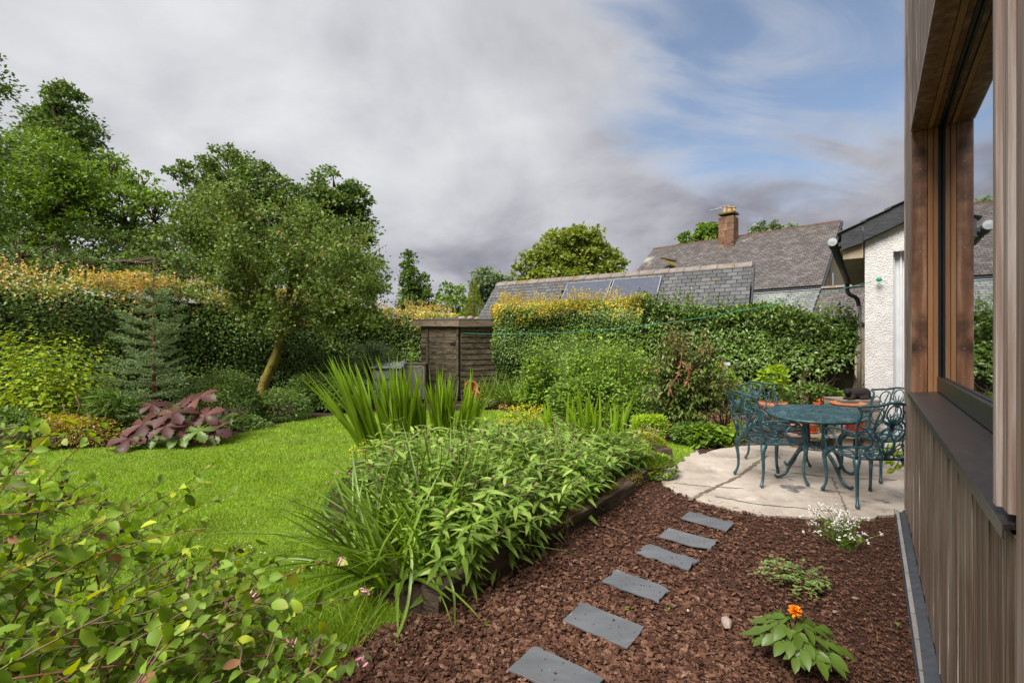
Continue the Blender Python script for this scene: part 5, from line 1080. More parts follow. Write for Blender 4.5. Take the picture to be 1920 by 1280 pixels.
# ================================================================== RAISED BED
def sleepers():
    pw, wd, hh = -1.83, .14, .160
    T = thing('timber_bed_edging', 'mossy old railway sleepers laid end to end along the raised bed', 'bed edging', W(1.68, pw), WROT)
    y = 0
    for i, (ln, dx) in enumerate(((1.28, 0), (1.2, .012), (.80, -.008))):
        mb = MB(); n = 10
        for k in range(n):
            pass
        rows = []
        for k in range(n+1):
            yy = y+ln*k/n; j = [random.gauss(0, .004) for _ in range(4)]; top = hh+random.gauss(0, .004)-.012*i
            rows.append([Vector((j[0], yy, -.03)), Vector((j[1], yy, top-.012)), Vector((-.014, yy, top+j[2])), Vector((-wd+.012, yy, top+j[3])), Vector((-wd, yy, top-.015)), Vector((-wd, yy, -.03))])
        for k in range(n):
            a, b = rows[k], rows[k+1]; m = len(a); mb.add(a+b, [[q, m+q, m+q+1, q+1] for q in range(m-1)])
        mb.add(rows[0], [list(range(6))]); mb.add(rows[-1], [list(range(6))[::-1]])
        o = mb.obj('sleeper', M_sleeper, T, loc=(dx, 0, 0), rot=(0, 0, R([0, -.5, .4][i]))); y += ln+.012
    n = 9000; yy = rng.uniform(.9, 3.25, n); keep = (np.sin(yy*4.1)+np.sin(yy*9.7+1)*.7+rng.normal(0, .5, n)) > -.2; yy = yy[keep]; n = len(yy); t = rng.random(n)**1.5
    P = np.c_[np.where(t < .6, -.14*t/.6, .004), yy, np.where(t < .6, hh-.008, hh-.02-(t-.6)*.20)]
    foliage('moss_tufts', T, P, rdir(n, .5)+[.3, 0, .2], rdir(n, .3), rng.uniform(.008, .02, n), .008, T_DIA, M_moss, .2)
    # soil inside the bed
    poly = [W(1.7, pw-.14)[:2], W(4.9, pw-.14)[:2], (1.5, 5.75), (1.1, 6.2), (.2, 6.8), (-1.2, 6.5), (-1.8, 5.7), (-1.68, 4.5), (-1.35, 3.55), (-.82, 2.8)]
    c = Vector((0, 4.6, 0)); inner = [Vector((p[0], p[1], 0)).lerp(c, .06) for p in poly]; m = len(poly)
    mb = MB(); mb.add([(p[0], p[1], -.01) for p in poly]+[(p.x, p.y, .09) for p in inner], [[i, (i+1) % m, m+(i+1) % m, m+i] for i in range(m)]+[list(range(m, 2*m))]); o = mb.obj('bed_soil', M_soil); o['kind'] = 'structure'
    # stone block at the far end, and log edging at the near end
    b = Vector((1.80, 5.45, 0)); mb = MB(); mb.hexa([(-.10, -.16, -.03), (.10, -.14, -.03), (.09, .16, -.03), (-.10, .15, -.03)], [(-.085, -.14, .24), (.08, -.12, .25), (.08, .14, .23), (-.09, .13, .25)])
    tag(mb.obj('edging_block', M_sleeper, None, loc=b, bevel=.015), 'short upright weathered block ending the raised bed beside the patio', 'edging block')
    pts = [Vector(g2(790, 1172)).to_3d(), Vector(g2(735, 1195)).to_3d(), Vector(g2(690, 1228)).to_3d(), Vector(g2(665, 1262)).to_3d()]; b = pts[0].copy()
    tag(MB().tube([p-b+Vector((0, 0, .012)) for p in spline(pts, 5)], [.018+random.uniform(-.004, .004) for _ in range(16)], 7).obj('log_edging', M_sleeper, None, loc=b), 'thin curved wooden edging half buried between lawn and bark', 'edging')
sleepers()
def brick_edges():
    for (u0, u1, v, Y, n, lab) in ((945, 1050, 762, 10.35, 5, 'row of old bricks edging the bed in front of the strap leaved clump'), (780, 870, 768, 9.9, 3, 'low dark timber edging behind the sword leaves')):
        a, b = at(u0, v, Y), at(u1, v, Y); a.z = b.z = 0; T = thing('brick_edging' if n == 5 else 'timber_edging', lab, 'bed edging', a); L = (b-a).length/n
        for i in range(n):
            MB().box(((i+.5)*L, random.gauss(0, .01), .06), (L-.015, .11, .14)).obj('brick' if n == 5 else 'timber', M_brick if n == 5 else M_sleeper, T, bevel=.008)
brick_edges()

# ---- perennials of the raised bed
def sword(label, c, n, L, lean=.17, parts=60, dirb=None, spread=.16):
    blades('crocosmia_clump', label, c, n, L, .048, L_croc, spread, lean, .10, parts, tmpl=T_BLADE, zc=.05, dirb=dirb, fan=.1)
sword('tall clump of upright sword leaves leaning left, at the lawn side of the bed', (-1.45, 5.35), 110, 1.28, .20, 80, (-.22, 0), .22)
sword('middle clump of upright sword leaves at the back of the bed', (-1.02, 5.75), 60, 1.02, .12, 40, (.0, 0), .2)
sword('tall narrow clump of sword leaves in front of the shed door', (-.72, 5.6), 60, 1.12, .14, 45, (.06, 0), .17)
sword('sparser clump of thin sword leaves in the bed nearer the patio', (1.05, 5.35), 60, .88, .15, 45, None, .2)
sword('few thin sword leaves between the yellow flowers and the sparser clump', (.62, 5.6), 18, .75, .14, 12, None, .12)
def cornflowers():
    bedpoly = [W(1.78, -1.90)[:2], W(3.4, -1.89)[:2], W(3.7, -2.02)[:2], W(4.75, -2.0)[:2], (1.45, 5.5), (.9, 5.9), (.1, 6.1), (-.7, 5.6), (-1.2, 4.9), (-1.35, 4.1), (-1.05, 3.45), (-.62, 2.85)]
    Q = rng.uniform([-1.5, 2.4], [1.9, 6.1], (6000, 2)); Q = Q[pip(Q, bedpoly)]; near = 1/(Q[:, 1]**.8); Q = Q[rng.random(len(Q)) < near/near.max()][:860]
    cents = [(-.30, 2.85, 'leafy cornflower clump spilling over the near end of the sleeper'), (.20, 3.35, 'cornflower clump leaning over the middle of the sleeper, full of brown seed heads'), (.85, 4.2, 'paler cornflower clump over the mossy stretch of sleeper'),
             (1.35, 5.05, 'cornflower clump at the patio end of the bed'), (-.75, 4.0, 'cornflower clump behind the strap leaves, with one blue flower at the lawn edge'), (.15, 4.9, 'cornflower clump in the middle of the bed below the yellow flowers'), (-.7, 5.0, 'cornflower clump at the foot of the tall sword leaves')]
    cc = sm([c[:2] for c in cents]); own = np.argmin(((Q[:, None]-cc[None])**2).sum(2), 1)
    e0, e1 = sm(W(1.7, -1.83)[:2]), sm(W(4.8, -1.83)[:2]); ed = norm(e1-e0); en = sm([ed[1], -ed[0]])
    for ci, (cx, cy, lab) in enumerate(cents):
        base = Vector((cx, cy, .05)); T = thing('cornflower_plant', lab, 'plant', base, group='perennial cornflowers filling the raised bed')
        P, D, Nn, L, sb, bd, pk = [], [], [], [], MB(), MB(), []
        for q in Q[own == ci]:
            dist = float(np.dot(q-e0, -en)); out = max(0, 1-dist/.45)       # stems by the sleeper lean out over it
            h = random.uniform(.34, .64)*(1-.2*out)*(1+.18*math.sin(q[0]*5+q[1]*3.1))*float(np.interp(q[1], [3.6, 5.2], [1.0, .74])); lx = en*out*random.uniform(.2, .85)*h+rng.normal(0, .08, 2)
            a = Vector((q[0], q[1], .05)); t = Vector((q[0]+lx[0], q[1]+lx[1], .05+h)); p = spline([a, a.lerp(t, .5)+Vector((-lx[0]*.15, -lx[1]*.15, .04)), t], 5)
            sb.tube([x-base for x in p], .0035, 4, cap=False); m = int(12+h*16); a0 = random.random()*6
            for k in range(m):
                f = .12+.88*k/m; pp = p[min(len(p)-1, int(f*len(p)))]; an = a0+k*2.4; o = np.array([math.cos(an), math.sin(an), 0]); rise = random.uniform(.25, .95)*(0.35+f)-.15
                P.append(sm(pp)+rng.normal(0, .006, 3)); D.append(o+[0, 0, rise]+np.r_[en*out*.4, -out*.35]); Nn.append(-o*.6+[0, 0, 1]+rng.normal(0, .3, 3)); L.append(random.uniform(.10, .175)*(1.15-.45*f))
            if random.random() < .5:
                bd.lathe([(0, -.014), (.009, -.008), (.012, .002), (.008, .012), (0, .015)], t-base, 6)
                if random.random() < .35: pk.append(t)
        L = sm(L); leaf_parts(T, P, D, Nn, L, L*.25, T_LANCE, L_cent, 45, .38, rel=base); tag(sb.obj('stems', M_stem, T), kind='stuff')
        if bd.v: tag(bd.obj('seed_heads', M_bud, T), kind='stuff')
        if pk:
            n = len(pk)*9; PP = np.repeat(sm(pk), 9, 0)+[0, 0, .006]; foliage('petals', T, PP, rdir(n, .5), rdir(n), .013, .006, T_DIA, M_pink, .1, rel=base)
        if ci == 4:
            t = at(664, 868, 4.35); b0 = Vector((t.x+.1, t.y+.1, .05)); MB().tube([x-base for x in spline([b0, b0.lerp(t, .6), t], 5)], .003, 5).obj('flower_stem', M_stem, T)
            n = 40; foliage('blue_flower', T, np.repeat([sm(t)], n, 0), rdir(n, .35), rdir(n, .5), rng.uniform(.018, .032, n), .008, T_DIA, M_bluefl, -.2, rel=base)
cornflowers()
blades('daylily_clump', 'wide clump of long arching strap leaves at the near end of the bed', (-.72, 2.92), 210, .72, .022, L_lily, .27, .62, .72, 120, zc=.03, dirb=(-.16, -.10))
blades('daylily_clump', 'upright strap leaves rising among the cornflowers behind the arching clump', (-.40, 3.25), 60, .78, .024, L_lily, .15, .28, .28, 30, zc=.05)
blades('fine_grass_tuft', 'fine pale grass blades and stalks scattered through the cornflowers in the middle of the bed', (.05, 4.4), 150, .66, .008, L_lily, .62, .22, .35, 30, zc=.05)
blades('fine_grass_tuft', 'thin pale grass stalks rising from the near half of the bed', (-.45, 3.45), 90, .70, .008, L_lily, .32, .25, .4, 20, zc=.05)
blades('fine_grass_tuft', 'arching pale straps near the patio end of the bed', (1.05, 5.05), 45, .52, .014, L_lily, .22, .45, .6, 15, zc=.05)
def long_leaf():
    base = Vector(G(800, 1140)); T = thing('fallen_strap_leaf', 'single long strap leaf bent down over the sleeper end onto the bark', 'leaf', base)
    for pts, w in (([(740, 1040, 2.75), (770, 1030, 2.6), (765, 1130, 2.42), (735, 1215, 2.22), (705, 1258, 2.12)], .018), ([(800, 1050, 2.75), (830, 1062, 2.55), (850, 1110, 2.42), (853, 1175, 2.36)], .018)):
        p = spline([at(*q)-base for q in pts], 6); mb = MB(); vs_ = []; n = len(p)
        for i, q in enumerate(p): k = w*(1-.85*(i/n)**3)/2; vs_ += [q+Vector((-k, 0, .003)), q, q+Vector((k, 0, .003))]
        mb.add(vs_, [[i*3+j, i*3+j+1, i*3+4+j, i*3+3+j] for i in range(n-1) for j in range(2)]); mb.obj('blade', L_lily, T, smooth=True)
long_leaf()
def flower_patch(name, label, c, rad, n, h, mat, pet=.012, leaf=L_rasp, ln=500, lsz=.035):
    base = Vector((c[0], c[1], .05)); T = thing(name, label, 'flower', base); a = rng.uniform(0, 6.28, n); r = np.sqrt(rng.random(n)); P = np.c_[c[0]+rad[0]*r*np.cos(a), c[1]+rad[1]*r*np.sin(a), h*rng.uniform(.75, 1.1, n)]
    sb = MB()
    for p in P[:60]: sb.tube([Vector((c[0]+(p[0]-c[0])*.5, c[1]+(p[1]-c[1])*.5, .05))-base, Vector(p)-base], .002, 3, cap=False)
    tag(sb.obj('stems', M_stem, T), kind='stuff')
    m = 8; PP = np.repeat(P, m, 0)+rng.normal(0, pet*1.1, (n*m, 3)); foliage('flowers', T, PP, rdir(n*m, .3), rdir(n*m, .5), pet, pet*.7, T_DIA, mat, .1, rel=base)
    d = rdir(ln, .2); Q = sm([c[0], c[1], h*.5])+d*[rad[0], rad[1], h*.42]; Q[:, 2] = np.abs(Q[:, 2]); foliage('leaves', T, Q, d+[0, 0, .3], d*.4+[0, 0, 1], lsz*rng.uniform(.6, 1.2, ln), lsz*.7, T_OVAL, leaf, .15, rel=base, smooth=True)
flower_patch('alchemilla_plant', 'frothy lime yellow flowers in the middle of the bed', (.10, 5.55), (.30, .22), 150, .66, M_yellowfl, .014)
flower_patch('alchemilla_plant', 'small frothy yellow flowers by the blue cornflower at the lawn edge', (-1.28, 4.25), (.25, .22), 80, .50, M_yellowfl, .011)
flower_patch('knapweed_plant', 'scattered pale pink and buff flower heads above the middle of the bed', (.25, 4.5), (.7, .5), 60, .56, M_pink, .012, L_cent, 300, .05)
flower_patch('knapweed_plant', 'small yellow flower dots among the leaves at the near end', (-.2, 3.5), (.6, .5), 22, .58, M_yellowfl, .010, L_cent, 200, .05)
flower_patch('cranesbill_plant', 'loose plant with tiny pink flowers at the patio end of the bed', (1.5, 5.55), (.38, .25), 45, .42, M_pink, .013, L_gold, 1600, .03)
flower_patch('cranesbill_plant', 'low plant with a few pink flowers at the lawn edge of the bed', (-1.25, 3.75), (.25, .4), 22, .38, M_pink, .012, L_bush, 1500, .035)
flower_patch('cranesbill_plant', 'green creeping plant with pink flowers over the far sleeper end', (1.58, 5.0), (.20, .22), 8, .26, M_pink, .012, L_rasp, 900, .04)

# ================================================================== FOREGROUND HONEYSUCKLE
def honeysuckle():
    base = Vector((-1.9, 1.5, 0)); T = thing('honeysuckle_shrub', 'sprawling honeysuckle with paired round blue green leaves filling the near left corner', 'shrub', base)
    su = [-300, 0, 100, 170, 230, 330, 400, 470, 560, 620, 660, 700]; sv = [740, 765, 800, 862, 930, 965, 985, 1040, 1130, 1190, 1250, 1330]
    P, D, Nn, L, mi, sb, pods, red = [], [], [], [], [], MB(), [], []
    fixed = [((690, 1112), (330, 1168), 1.45), ((400, 870), (80, 1090), 1.55), ((380, 905), (60, 1100), 1.6), ((480, 1010), (150, 1180), 1.5), ((540, 1045), (180, 1170), 1.4), ((640, 1052), (470, 1110), 1.6), ((680, 1235), (250, 1262), 1.25), ((200, 800), (20, 960), 1.7), ((160, 745+60), (0, 900), 1.5), ((300, 905), (80, 1080), 1.7), ((610, 1225), (300, 1290), 1.2), ((60, 800), (-100, 950), 1.4), ((440, 925), (200, 1060), 1.8), ((120, 790), (-60, 1000), 1.3)]
    N_ = 480
    for i in range(N_+len(fixed)):
        if i < len(fixed):
            (u, v), (u0, v0), Y = fixed[i]; e = at(u, v, Y); q = at(u0, v0, Y-.1); q = q+(q-e)*.6
        else:
            u = random.uniform(-260, 640); vt = np.interp(u, su, sv); v = vt+(1420-vt)*random.random()**1.05; Y = random.uniform(1.08, 2.0) if v > 900 else random.uniform(1.2, 2.1)
            e = at(u, v, Y)
            if e.z < .12: Y = random.uniform(.95, 1.25); e = at(u, min(v, 1380), Y)
            l = random.uniform(.45, .85); q = e+Vector((random.uniform(-.95, -.15), random.uniform(-.45, .4), random.uniform(-1.0, -.05)))*l
        q.z = max(q.z, .03); mid = q.lerp(e, random.uniform(.4, .65))+Vector((random.gauss(0, .04), random.gauss(0, .05), random.uniform(-.02, .11)))*(1 if i >= len(fixed) else .5)
        if e.z < .05: continue
        p = spline([q, q.lerp(mid, .5)+Vector((random.gauss(0, .02), random.gauss(0, .02), random.gauss(0, .02))), mid, mid.lerp(e, .55)+Vector((random.gauss(0, .018), random.gauss(0, .018), random.gauss(0, .018))), e], 5); n = len(p); ln = sum((p[k+1]-p[k]).length for k in range(n-1))
        sb.cur = int(random.random() < .3); sb.tube([x-base for x in p], [.0029*(1-.6*k/n) for k in range(n)], 5, cap=False)
        ax = sm((p[-1]-p[0]).normalized()); nodes = int(ln/.040); s1 = norm(np.cross(ax, [0, 0, 1])); s2 = np.cross(s1, ax); sp = .25 if i < len(fixed) else 1
        lo = .15 if i >= len(fixed) else .35
        for k in range(nodes):
            f = k/max(nodes-1, 1)
            if f < lo or (i < len(fixed) and random.random() < .35 and f < .8): continue
            pp = sm(p[min(n-1, int(f*(n-1)))]); 
            for sgn in (1, -1):
                if random.random() < .14: continue
                a = random.gauss(0, .5)+(k % 2)*1.2; o = (s1*math.cos(a)+s2*math.sin(a))*sgn; dd = o+ax*random.uniform(.2, .8)+rng.normal(0, .18, 3); P.append(pp); D.append(dd)
                Nn.append(norm(np.array([0, -.25, .9]))+rng.normal(0, .55, 3)); L.append(random.choice([random.uniform(.028, .048), random.uniform(.040, .068)])*(1.05-.35*f)); mi.append(0 if random.random() > .012 else 1)
        r = random.random()
        if r < .14 : pods.append(sm(e))
        elif r < .18 or i in (0, 5, 6): red.append(sm(e))
    L = sm(L); n = len(P); W_ = L*rng.uniform(.48, .72, n)
    leaf_parts(T, P, D, Nn, L, W_, T_WAVY, [L_honey, M_deadleaf], 300, rng.normal(.12, .22, n), mi=mi, rel=base)
    sb.obj('stems', [M_brownstem, M_redstem], T, smooth=True)
    for nm, arr, mt in (('dry_seed_clusters', pods, M_bud), ('red_flower_heads', red, M_pink)):
        A = np.repeat(sm(arr), 16, 0); k = len(A); foliage(nm, T, A+rng.normal(0, .007, (k, 3)), rdir(k, .3), rdir(k), rng.uniform(.010, .022, k), .006, T_OVAL, mt, -.2, smooth=True, rel=base)
honeysuckle()

# ================================================================== PLANTS IN THE BARK
def dahlia():
    b = Vector(G(1492, 1262)); b.z = .02; T = thing('dahlia_plant', 'young dahlia with one orange flower planted in the bark', 'plant', b); P, D, Nn, L = [], [], [], []; sb = MB()
    for i in range(46):
        a = i*2.4; r = .02+.175*math.sqrt((i+.5)/46); h = .24-.10*(r/.2)**2+random.gauss(0, .015); e = Vector((b.x+r*math.cos(a)*.8, b.y+r*math.sin(a)*.8, b.z+h*.9)); q = b+Vector((0, 0, .02)); p = spline([q, q.lerp(e, .5)+Vector((0, 0, .03)), e], 4); sb.tube([x-b for x in p], .003, 5, cap=False)
        o = np.array([math.cos(a), math.sin(a), 0])
        for k, (da, l) in enumerate(((0, .072), (.85, .05), (-.85, .05))):
            dd = np.array([math.cos(a+da), math.sin(a+da), -.25+random.gauss(0, .15)]); P.append(sm(e)-o*.008*k); D.append(dd); Nn.append(o*.3+[0, -.15, 1]+rng.normal(0, .2, 3)); L.append(l*random.uniform(.85, 1.15))
    L = sm(L); leaf_parts(T, P, D, Nn, L, L*.56, T_OVAL, L_dahlia, 120, .3, rel=b); sb.obj('stems', M_stem, T, smooth=True)
    t = at(1490, 1146, 2.02); MB().tube([x-b for x in spline([b+Vector((0, 0, .1)), b.lerp(t, .6)+Vector((.01, 0, .05)), t-Vector((0, 0, .01))], 5)], .004, 6).obj('flower_stem', M_bud, T)
    n = 90; f = rng.random(n); dd = rdir(n, .25); dd[:, 2] = dd[:, 2]*.6+.1; fl = foliage('flower', T, np.repeat([sm(t)], n, 0), dd, np.repeat([[0, -.2, 1]], n, 0)+rng.normal(0, .3, (n, 3)), .034*(.6+.4*f), .014, T_OVAL, M_orangefl, -.15, smooth=True, rel=b)
dahlia()
def sedum():
    b = Vector(G(1500, 1100)); T = thing('sedum_plant', 'low spreading succulent with small oval leaves between the dahlia and the white flowers', 'plant', b); P, D, Nn, L = [], [], [], []; sb = MB()
    for i in range(60):
        a = random.random()*6.283; r = .21*math.sqrt(random.random())*(1.25 if math.cos(a) < 0 else .9); e = b+Vector((r*math.cos(a)*1.15, r*math.sin(a)*.95, random.uniform(.03, .10))); q = b+Vector((r*.25*math.cos(a), r*.25*math.sin(a), .02)); p = spline([q, q.lerp(e, .6)+Vector((0, 0, .03)), e], 4); sb.tube([x-b for x in p], .0022, 4, cap=False); m = 11
        for k in range(m):
            f = .3+.7*k/m; an = k*2.2; pp = p[min(len(p)-1, int(f*len(p)))]; o = np.array([math.cos(an), math.sin(an), .35]); P.append(sm(pp)); D.append(o); Nn.append(-o*.3+[0, 0, 1]); L.append(random.uniform(.016, .028))
    L = sm(L); leaf_parts(T, P, D, Nn, L, L*.6, T_OVAL, L_sedum, 150, .1, rel=b); sb.obj('stems', M_redstem, T, smooth=True)
    n = 12; foliage('red_buds', T, np.repeat([sm(at(1517, 1110, 2.72))], n, 0)+rng.normal(0, .004, (n, 3)), rdir(n, .3), rdir(n), .012, .006, T_DIA, M_redpl, 0, rel=b)
sedum()
def white_flowers():
    b = Vector(G(1588, 1030)); T = thing('white_flower_plant', 'small bushy plant covered in tiny white flowers at the patio edge', 'flower', b); fl, lf, ld = [], [], []; sb = MB()
    for i in range(95):
        e = b+Vector((random.gauss(-.05, .085), random.gauss(0, .07), random.uniform(.10, .29))); q = b+Vector((random.gauss(0, .02), random.gauss(0, .02), 0)); p = spline([q, q.lerp(e, .5)+Vector((0, 0, .02)), e], 4); sb.tube([x-b for x in p], .0018, 3, cap=False)
        for k in range(3): fl.append(sm(e)+rng.normal(0, .010, 3))
        for k in range(18):
            pp = p[int(random.random()*.85*len(p))]; lf.append(sm(pp)); ld.append(rdir(1, .4)[0])
    n = len(fl)*5; A = np.repeat(sm(fl), 5, 0); foliage('flowers', T, A, rdir(n, .4), rdir(n, .6), .0105, .0085, T_OVAL, M_whitefl, -.1, smooth=True, rel=b)
    n = len(lf); foliage('leaves', T, lf, ld, rdir(n, .5), rng.uniform(.012, .024, n), .005, T_LANCE, L_rasp, .2, rel=b); tag(sb.obj('stems', M_stem, T), kind='stuff')
white_flowers()
for (u, v, r, lab, m) in ((1362, 1182, .036, 'pinkish brown stone lying in the bark right of the steps', M_rock), (1603, 1132, .013, 'pale pebble in the bark beyond the sedum', M_rock), (1290, 1155, .010, 'small grey pebble in the bark beside the fourth step', M_rock), (1428, 1075, .018, 'pale pinkish chunk at the left edge of the sedum', M_rock), (1343, 1022, .012, 'brown lump beside the chipped corner of the second step', M_bud), (1565, 1158, .012, 'small buff pebble between dahlia and house wall', M_rock)):
    g = G(u, v); stone((g[0], g[1], .03+r*.4), r, lab, m, cat='stone')
def seedlings():
    for (u, v, lab) in ((1178, 1150, 'tiny green seedling beside the large clean step'), (1252, 1152, 'tiny seedling right of the fourth step'), (912, 1180, 'tiny seedling in the bark near the sleeper end'), (1684, 1182, 'tiny seedling by the house plinth'), (1560, 1222, 'tiny seedling right of the dahlia')):
        b = Vector(G(u, v)); T = thing('seedling', lab, 'seedling', b+Vector((0, 0, .03))); n = 8; foliage('leaves', T, np.zeros((n, 3)), rdir(n, .5), rdir(n, .8), .016, .009, T_OVAL, L_rasp, .1, smooth=True); MB().tube([(0, 0, -.02), (0, 0, .004)], .0015, 4).obj('stem', M_stem, T)
seedlings()
def lime_plant():
    b = W(5.62, .42); T = thing('fig_plant', 'lime green lobed leaves poking out past the corner of the timber house', 'plant', b); P, D, Nn, L = [], [], [], []; sb = MB()
    for (u, v, y, a) in ((1664, 845, 4.1, 3.0), (1672, 862, 4.08, 3.6), (1680, 838, 4.12, 2.4), (1690, 872, 4.12, 4.2), (1676, 880, 4.05, 3.9), (1692, 850, 4.1, 2.9), (1705, 842, 4.15, 2), (1712, 870, 4.2, 5)):
        c = at(u, v, y); sb.tube([x-b for x in spline([b+Vector((0, 0, .12)), b.lerp(c, .6)+Vector((0, 0, .3)), c], 4)], .004, 5, cap=False)
        for k in range(3): P.append(sm(c)); D.append([math.cos(a+(k-1)*.7), math.sin(a+(k-1)*.7)*.5, random.uniform(-.6, .3)]); Nn.append([-.3, -.6, .8]); L.append(.075)
    leaf_parts(T, P, D, Nn, sm(L), sm(L)*.6, T_OVAL, L_lime, 30, .2, rel=b); sb.obj('stems', M_stem, T, smooth=True); 
lime_plant()
# golden climber leaves and white plant label by the chairs
bush('golden_leaf_plant', 'yellow green leaves growing in the large terracotta pot behind the chairs', 'plant', pix(1445, 715, 6.95), (.22, .16, .18), 260, .07, .7, [L_lime, L_rasp], tmpl=T_OVAL, parts=100, mi=lambda P, n: (rng.random(n) < .3).astype(int), seed=20, zmin=.5, stems=6, stem_mat=M_stem)
lb = at(1363, 682, 7.2); tag(MB().box((0, 0, 0), (.10, .008, .05)).box((0, .004, -.2), (.012, .006, .36)).obj('plant_label', M_whitepaint, None, loc=lb), 'small white plant label standing in front of the hedge', 'label')

# ================================================================== CAST IRON FURNITURE
def ellipse(cy, cz, ry, rz, f, n=16, a0=0, a1=2*math.pi): return [f(cy+ry*math.cos(a0+(a1-a0)*k/n), cz+rz*math.sin(a0+(a1-a0)*k/n)) for k in range(n+1)]
def make_chair(label, loc, rz):
    T = thing('patio_chair', label, 'chair', loc, rz, 'four matching cast metal patio chairs'); SZ = .435
    def B(y, z): return Vector((-.205-.26*(z-SZ)-.045*(1-(y/.25)**2), y, z))
    # seat: rounded frame and fretwork
    out = []; hw = [(-.20, .205), (-.10, .225), (.05, .235), (.17, .225), (.225, .17), (.245, 0)]
    pts = [Vector((x, y, SZ)) for x, y in hw]+[Vector((x, -y, SZ)) for x, y in hw[::-1][1:]]
    MB().tube(spline(pts, 4)+[pts[0]], .0135, 8).obj('seat_frame', M_green, T, smooth=True)
    MB().tube([(-.205, -.205, SZ), (-.225, 0, SZ), (-.205, .205, SZ)], .0125, 8).obj('seat_frame', M_green, T, smooth=True)
    fr = MB(); S = lambda x, y: Vector((x, y, SZ+.004-.012*(1-(x/.25)**2)*(1-(y/.24)**2)))
    for rr in (.035, .075): fr.tube(ellipse(.02, 0, rr, rr, S, 16), .0055, 5)
    for k in range(8):
        a = k*math.pi/4; c, s = math.cos(a), math.sin(a); cx, cy_ = .02+.135*c, .135*s; fr.tube([S(cx+.058*math.cos(t)*c-.042*math.sin(t)*s, cy_+.058*math.cos(t)*s+.042*math.sin(t)*c) for t in np.linspace(0, 6.283, 13)], .0055, 5)
    for k in range(8):
        a = (k+.5)*math.pi/4; c, s = math.cos(a), math.sin(a); fr.tube([S(.02+.075*c, .075*s), S(.02+.14*c, .14*s), S(.01+.215*c, .205*s)], .006, 5)
    fr.obj('seat_fretwork', M_green, T, smooth=True)
    # legs
    for sx, sy in ((1, 1), (1, -1), (-1, 1), (-1, -1)):
        x0, y0 = (.195, .185) if sx > 0 else (-.19, .19); y0 *= sy; ox = .055*sx; oy = .035*sy
        p = spline([(x0, y0, SZ+.002), (x0+ox*.75, y0+oy*.9, SZ-.07), (x0+ox*.55, y0+oy*.6, SZ-.22), (x0+ox*.6, y0+oy*.6, .10), (x0+ox*1.15, y0+oy*1.1, .014)], 6); n = len(p)
        rad = [float(np.interp(i/n, [0, .12, .3, .6, .86, .93, 1], [.028, .031, .019, .013, .0125, .018, .019])) for i in range(n)]
        MB().tube(p, rad, 9).obj('leg', M_green, T, smooth=True)
    # backrest: frame and looped fretwork
    top = [(-.215, SZ), (-.235, .60), (-.252, .74), (-.238, .86), (-.262, .905), (-.20, .915), (-.12, .925), (-.05, .945), (0, .950)]
    pt = [B(y, z) for y, z in top]+[B(-y, z) for y, z in top[::-1][1:]]
    bf = MB().tube(spline(pt, 5), .0115, 8).obj('backrest', M_green, T, smooth=True)
    k_ = MB(); r = .0065
    for cy_, cz, ry, rz_ in ((0, .855, .055, .075), (.125, .83, .052, .068), (-.125, .83, .052, .068), (.205, .775, .035, .06), (-.205, .775, .035, .06), (.065, .70, .058, .085), (-.065, .70, .058, .085), (.17, .64, .055, .085), (-.17, .64, .055, .085), (.0, .55, .052, .10), (.11, .51, .055, .068), (-.11, .51, .055, .068)):
        k_.tube(ellipse(cy_, cz, ry, rz_, B), r, 6)
    for a in (-.9, -.45, 0, .45, .9):
        k_.tube([B(0, .73), B(.03*math.sin(a), .79), B(.085*math.sin(a), .73+.12*math.cos(a)+.02)], [.011, .008, .004], 6)
        k_.tube([B(0, .47), B(.05*math.sin(a), .52), B(.15*math.sin(a), .47+.12*math.cos(a))], [.010, .007, .004], 6)
    for s in (1, -1):
        k_.tube(spline([B(.0, .45), B(.06*s, .60), B(.13*s, .72), B(.10*s, .90)], 5), r, 6); k_.tube(spline([B(.2*s, .46), B(.12*s, .58), B(.18*s, .70), B(.24*s, .73)], 5), r, 6)
        k_.tube(spline([B(.06*s, .93), B(.08*s, .80), B(.0, .74)], 5), r, 6)
    k_.obj('back_fretwork', M_green, bf, smooth=True)
    # arms
    for s in (1, -1):
        a = B(.245*s, .66); p = spline([a, (-.10, .262*s, .672), (.04, .275*s, .662), (.13, .268*s, .628), (.165, .255*s, .575), (.14, .25*s, .535), (.12, .25*s, .56)], 6); m = MB().tube(p, .0115, 7)
        m.tube(spline([(.12, .27*s, .64), (.02, .262*s, .60), (-.01, .25*s, .53), (.06, .238*s, .47), (.17, .225*s, SZ)], 6), .0095, 7); m.tube(spline([(.165, .255*s, .575), (.175, .245*s, .52), (.19, .225*s, SZ)], 5), .010, 7)
        m.obj('arm', M_green, T, smooth=True)
    return T
LZ = .030
proto = make_chair('metal chair left of the table, with its back to the shrubs', (2.73, 4.82, LZ), R(6))
for lab, loc, rz in (('metal chair behind the table, in front of the big terracotta pot', (3.20, 5.50, LZ), R(-78)), ('metal chair on the far right of the table against the white wall', (3.98, 4.98, LZ), R(197)), ('metal chair nearest the camera with its back partly behind the timber house', (3.27, 4.22, LZ), R(86))):
    c = copy_tree(proto); c.location = loc; c.rotation_euler.z = rz; c['label'] = lab
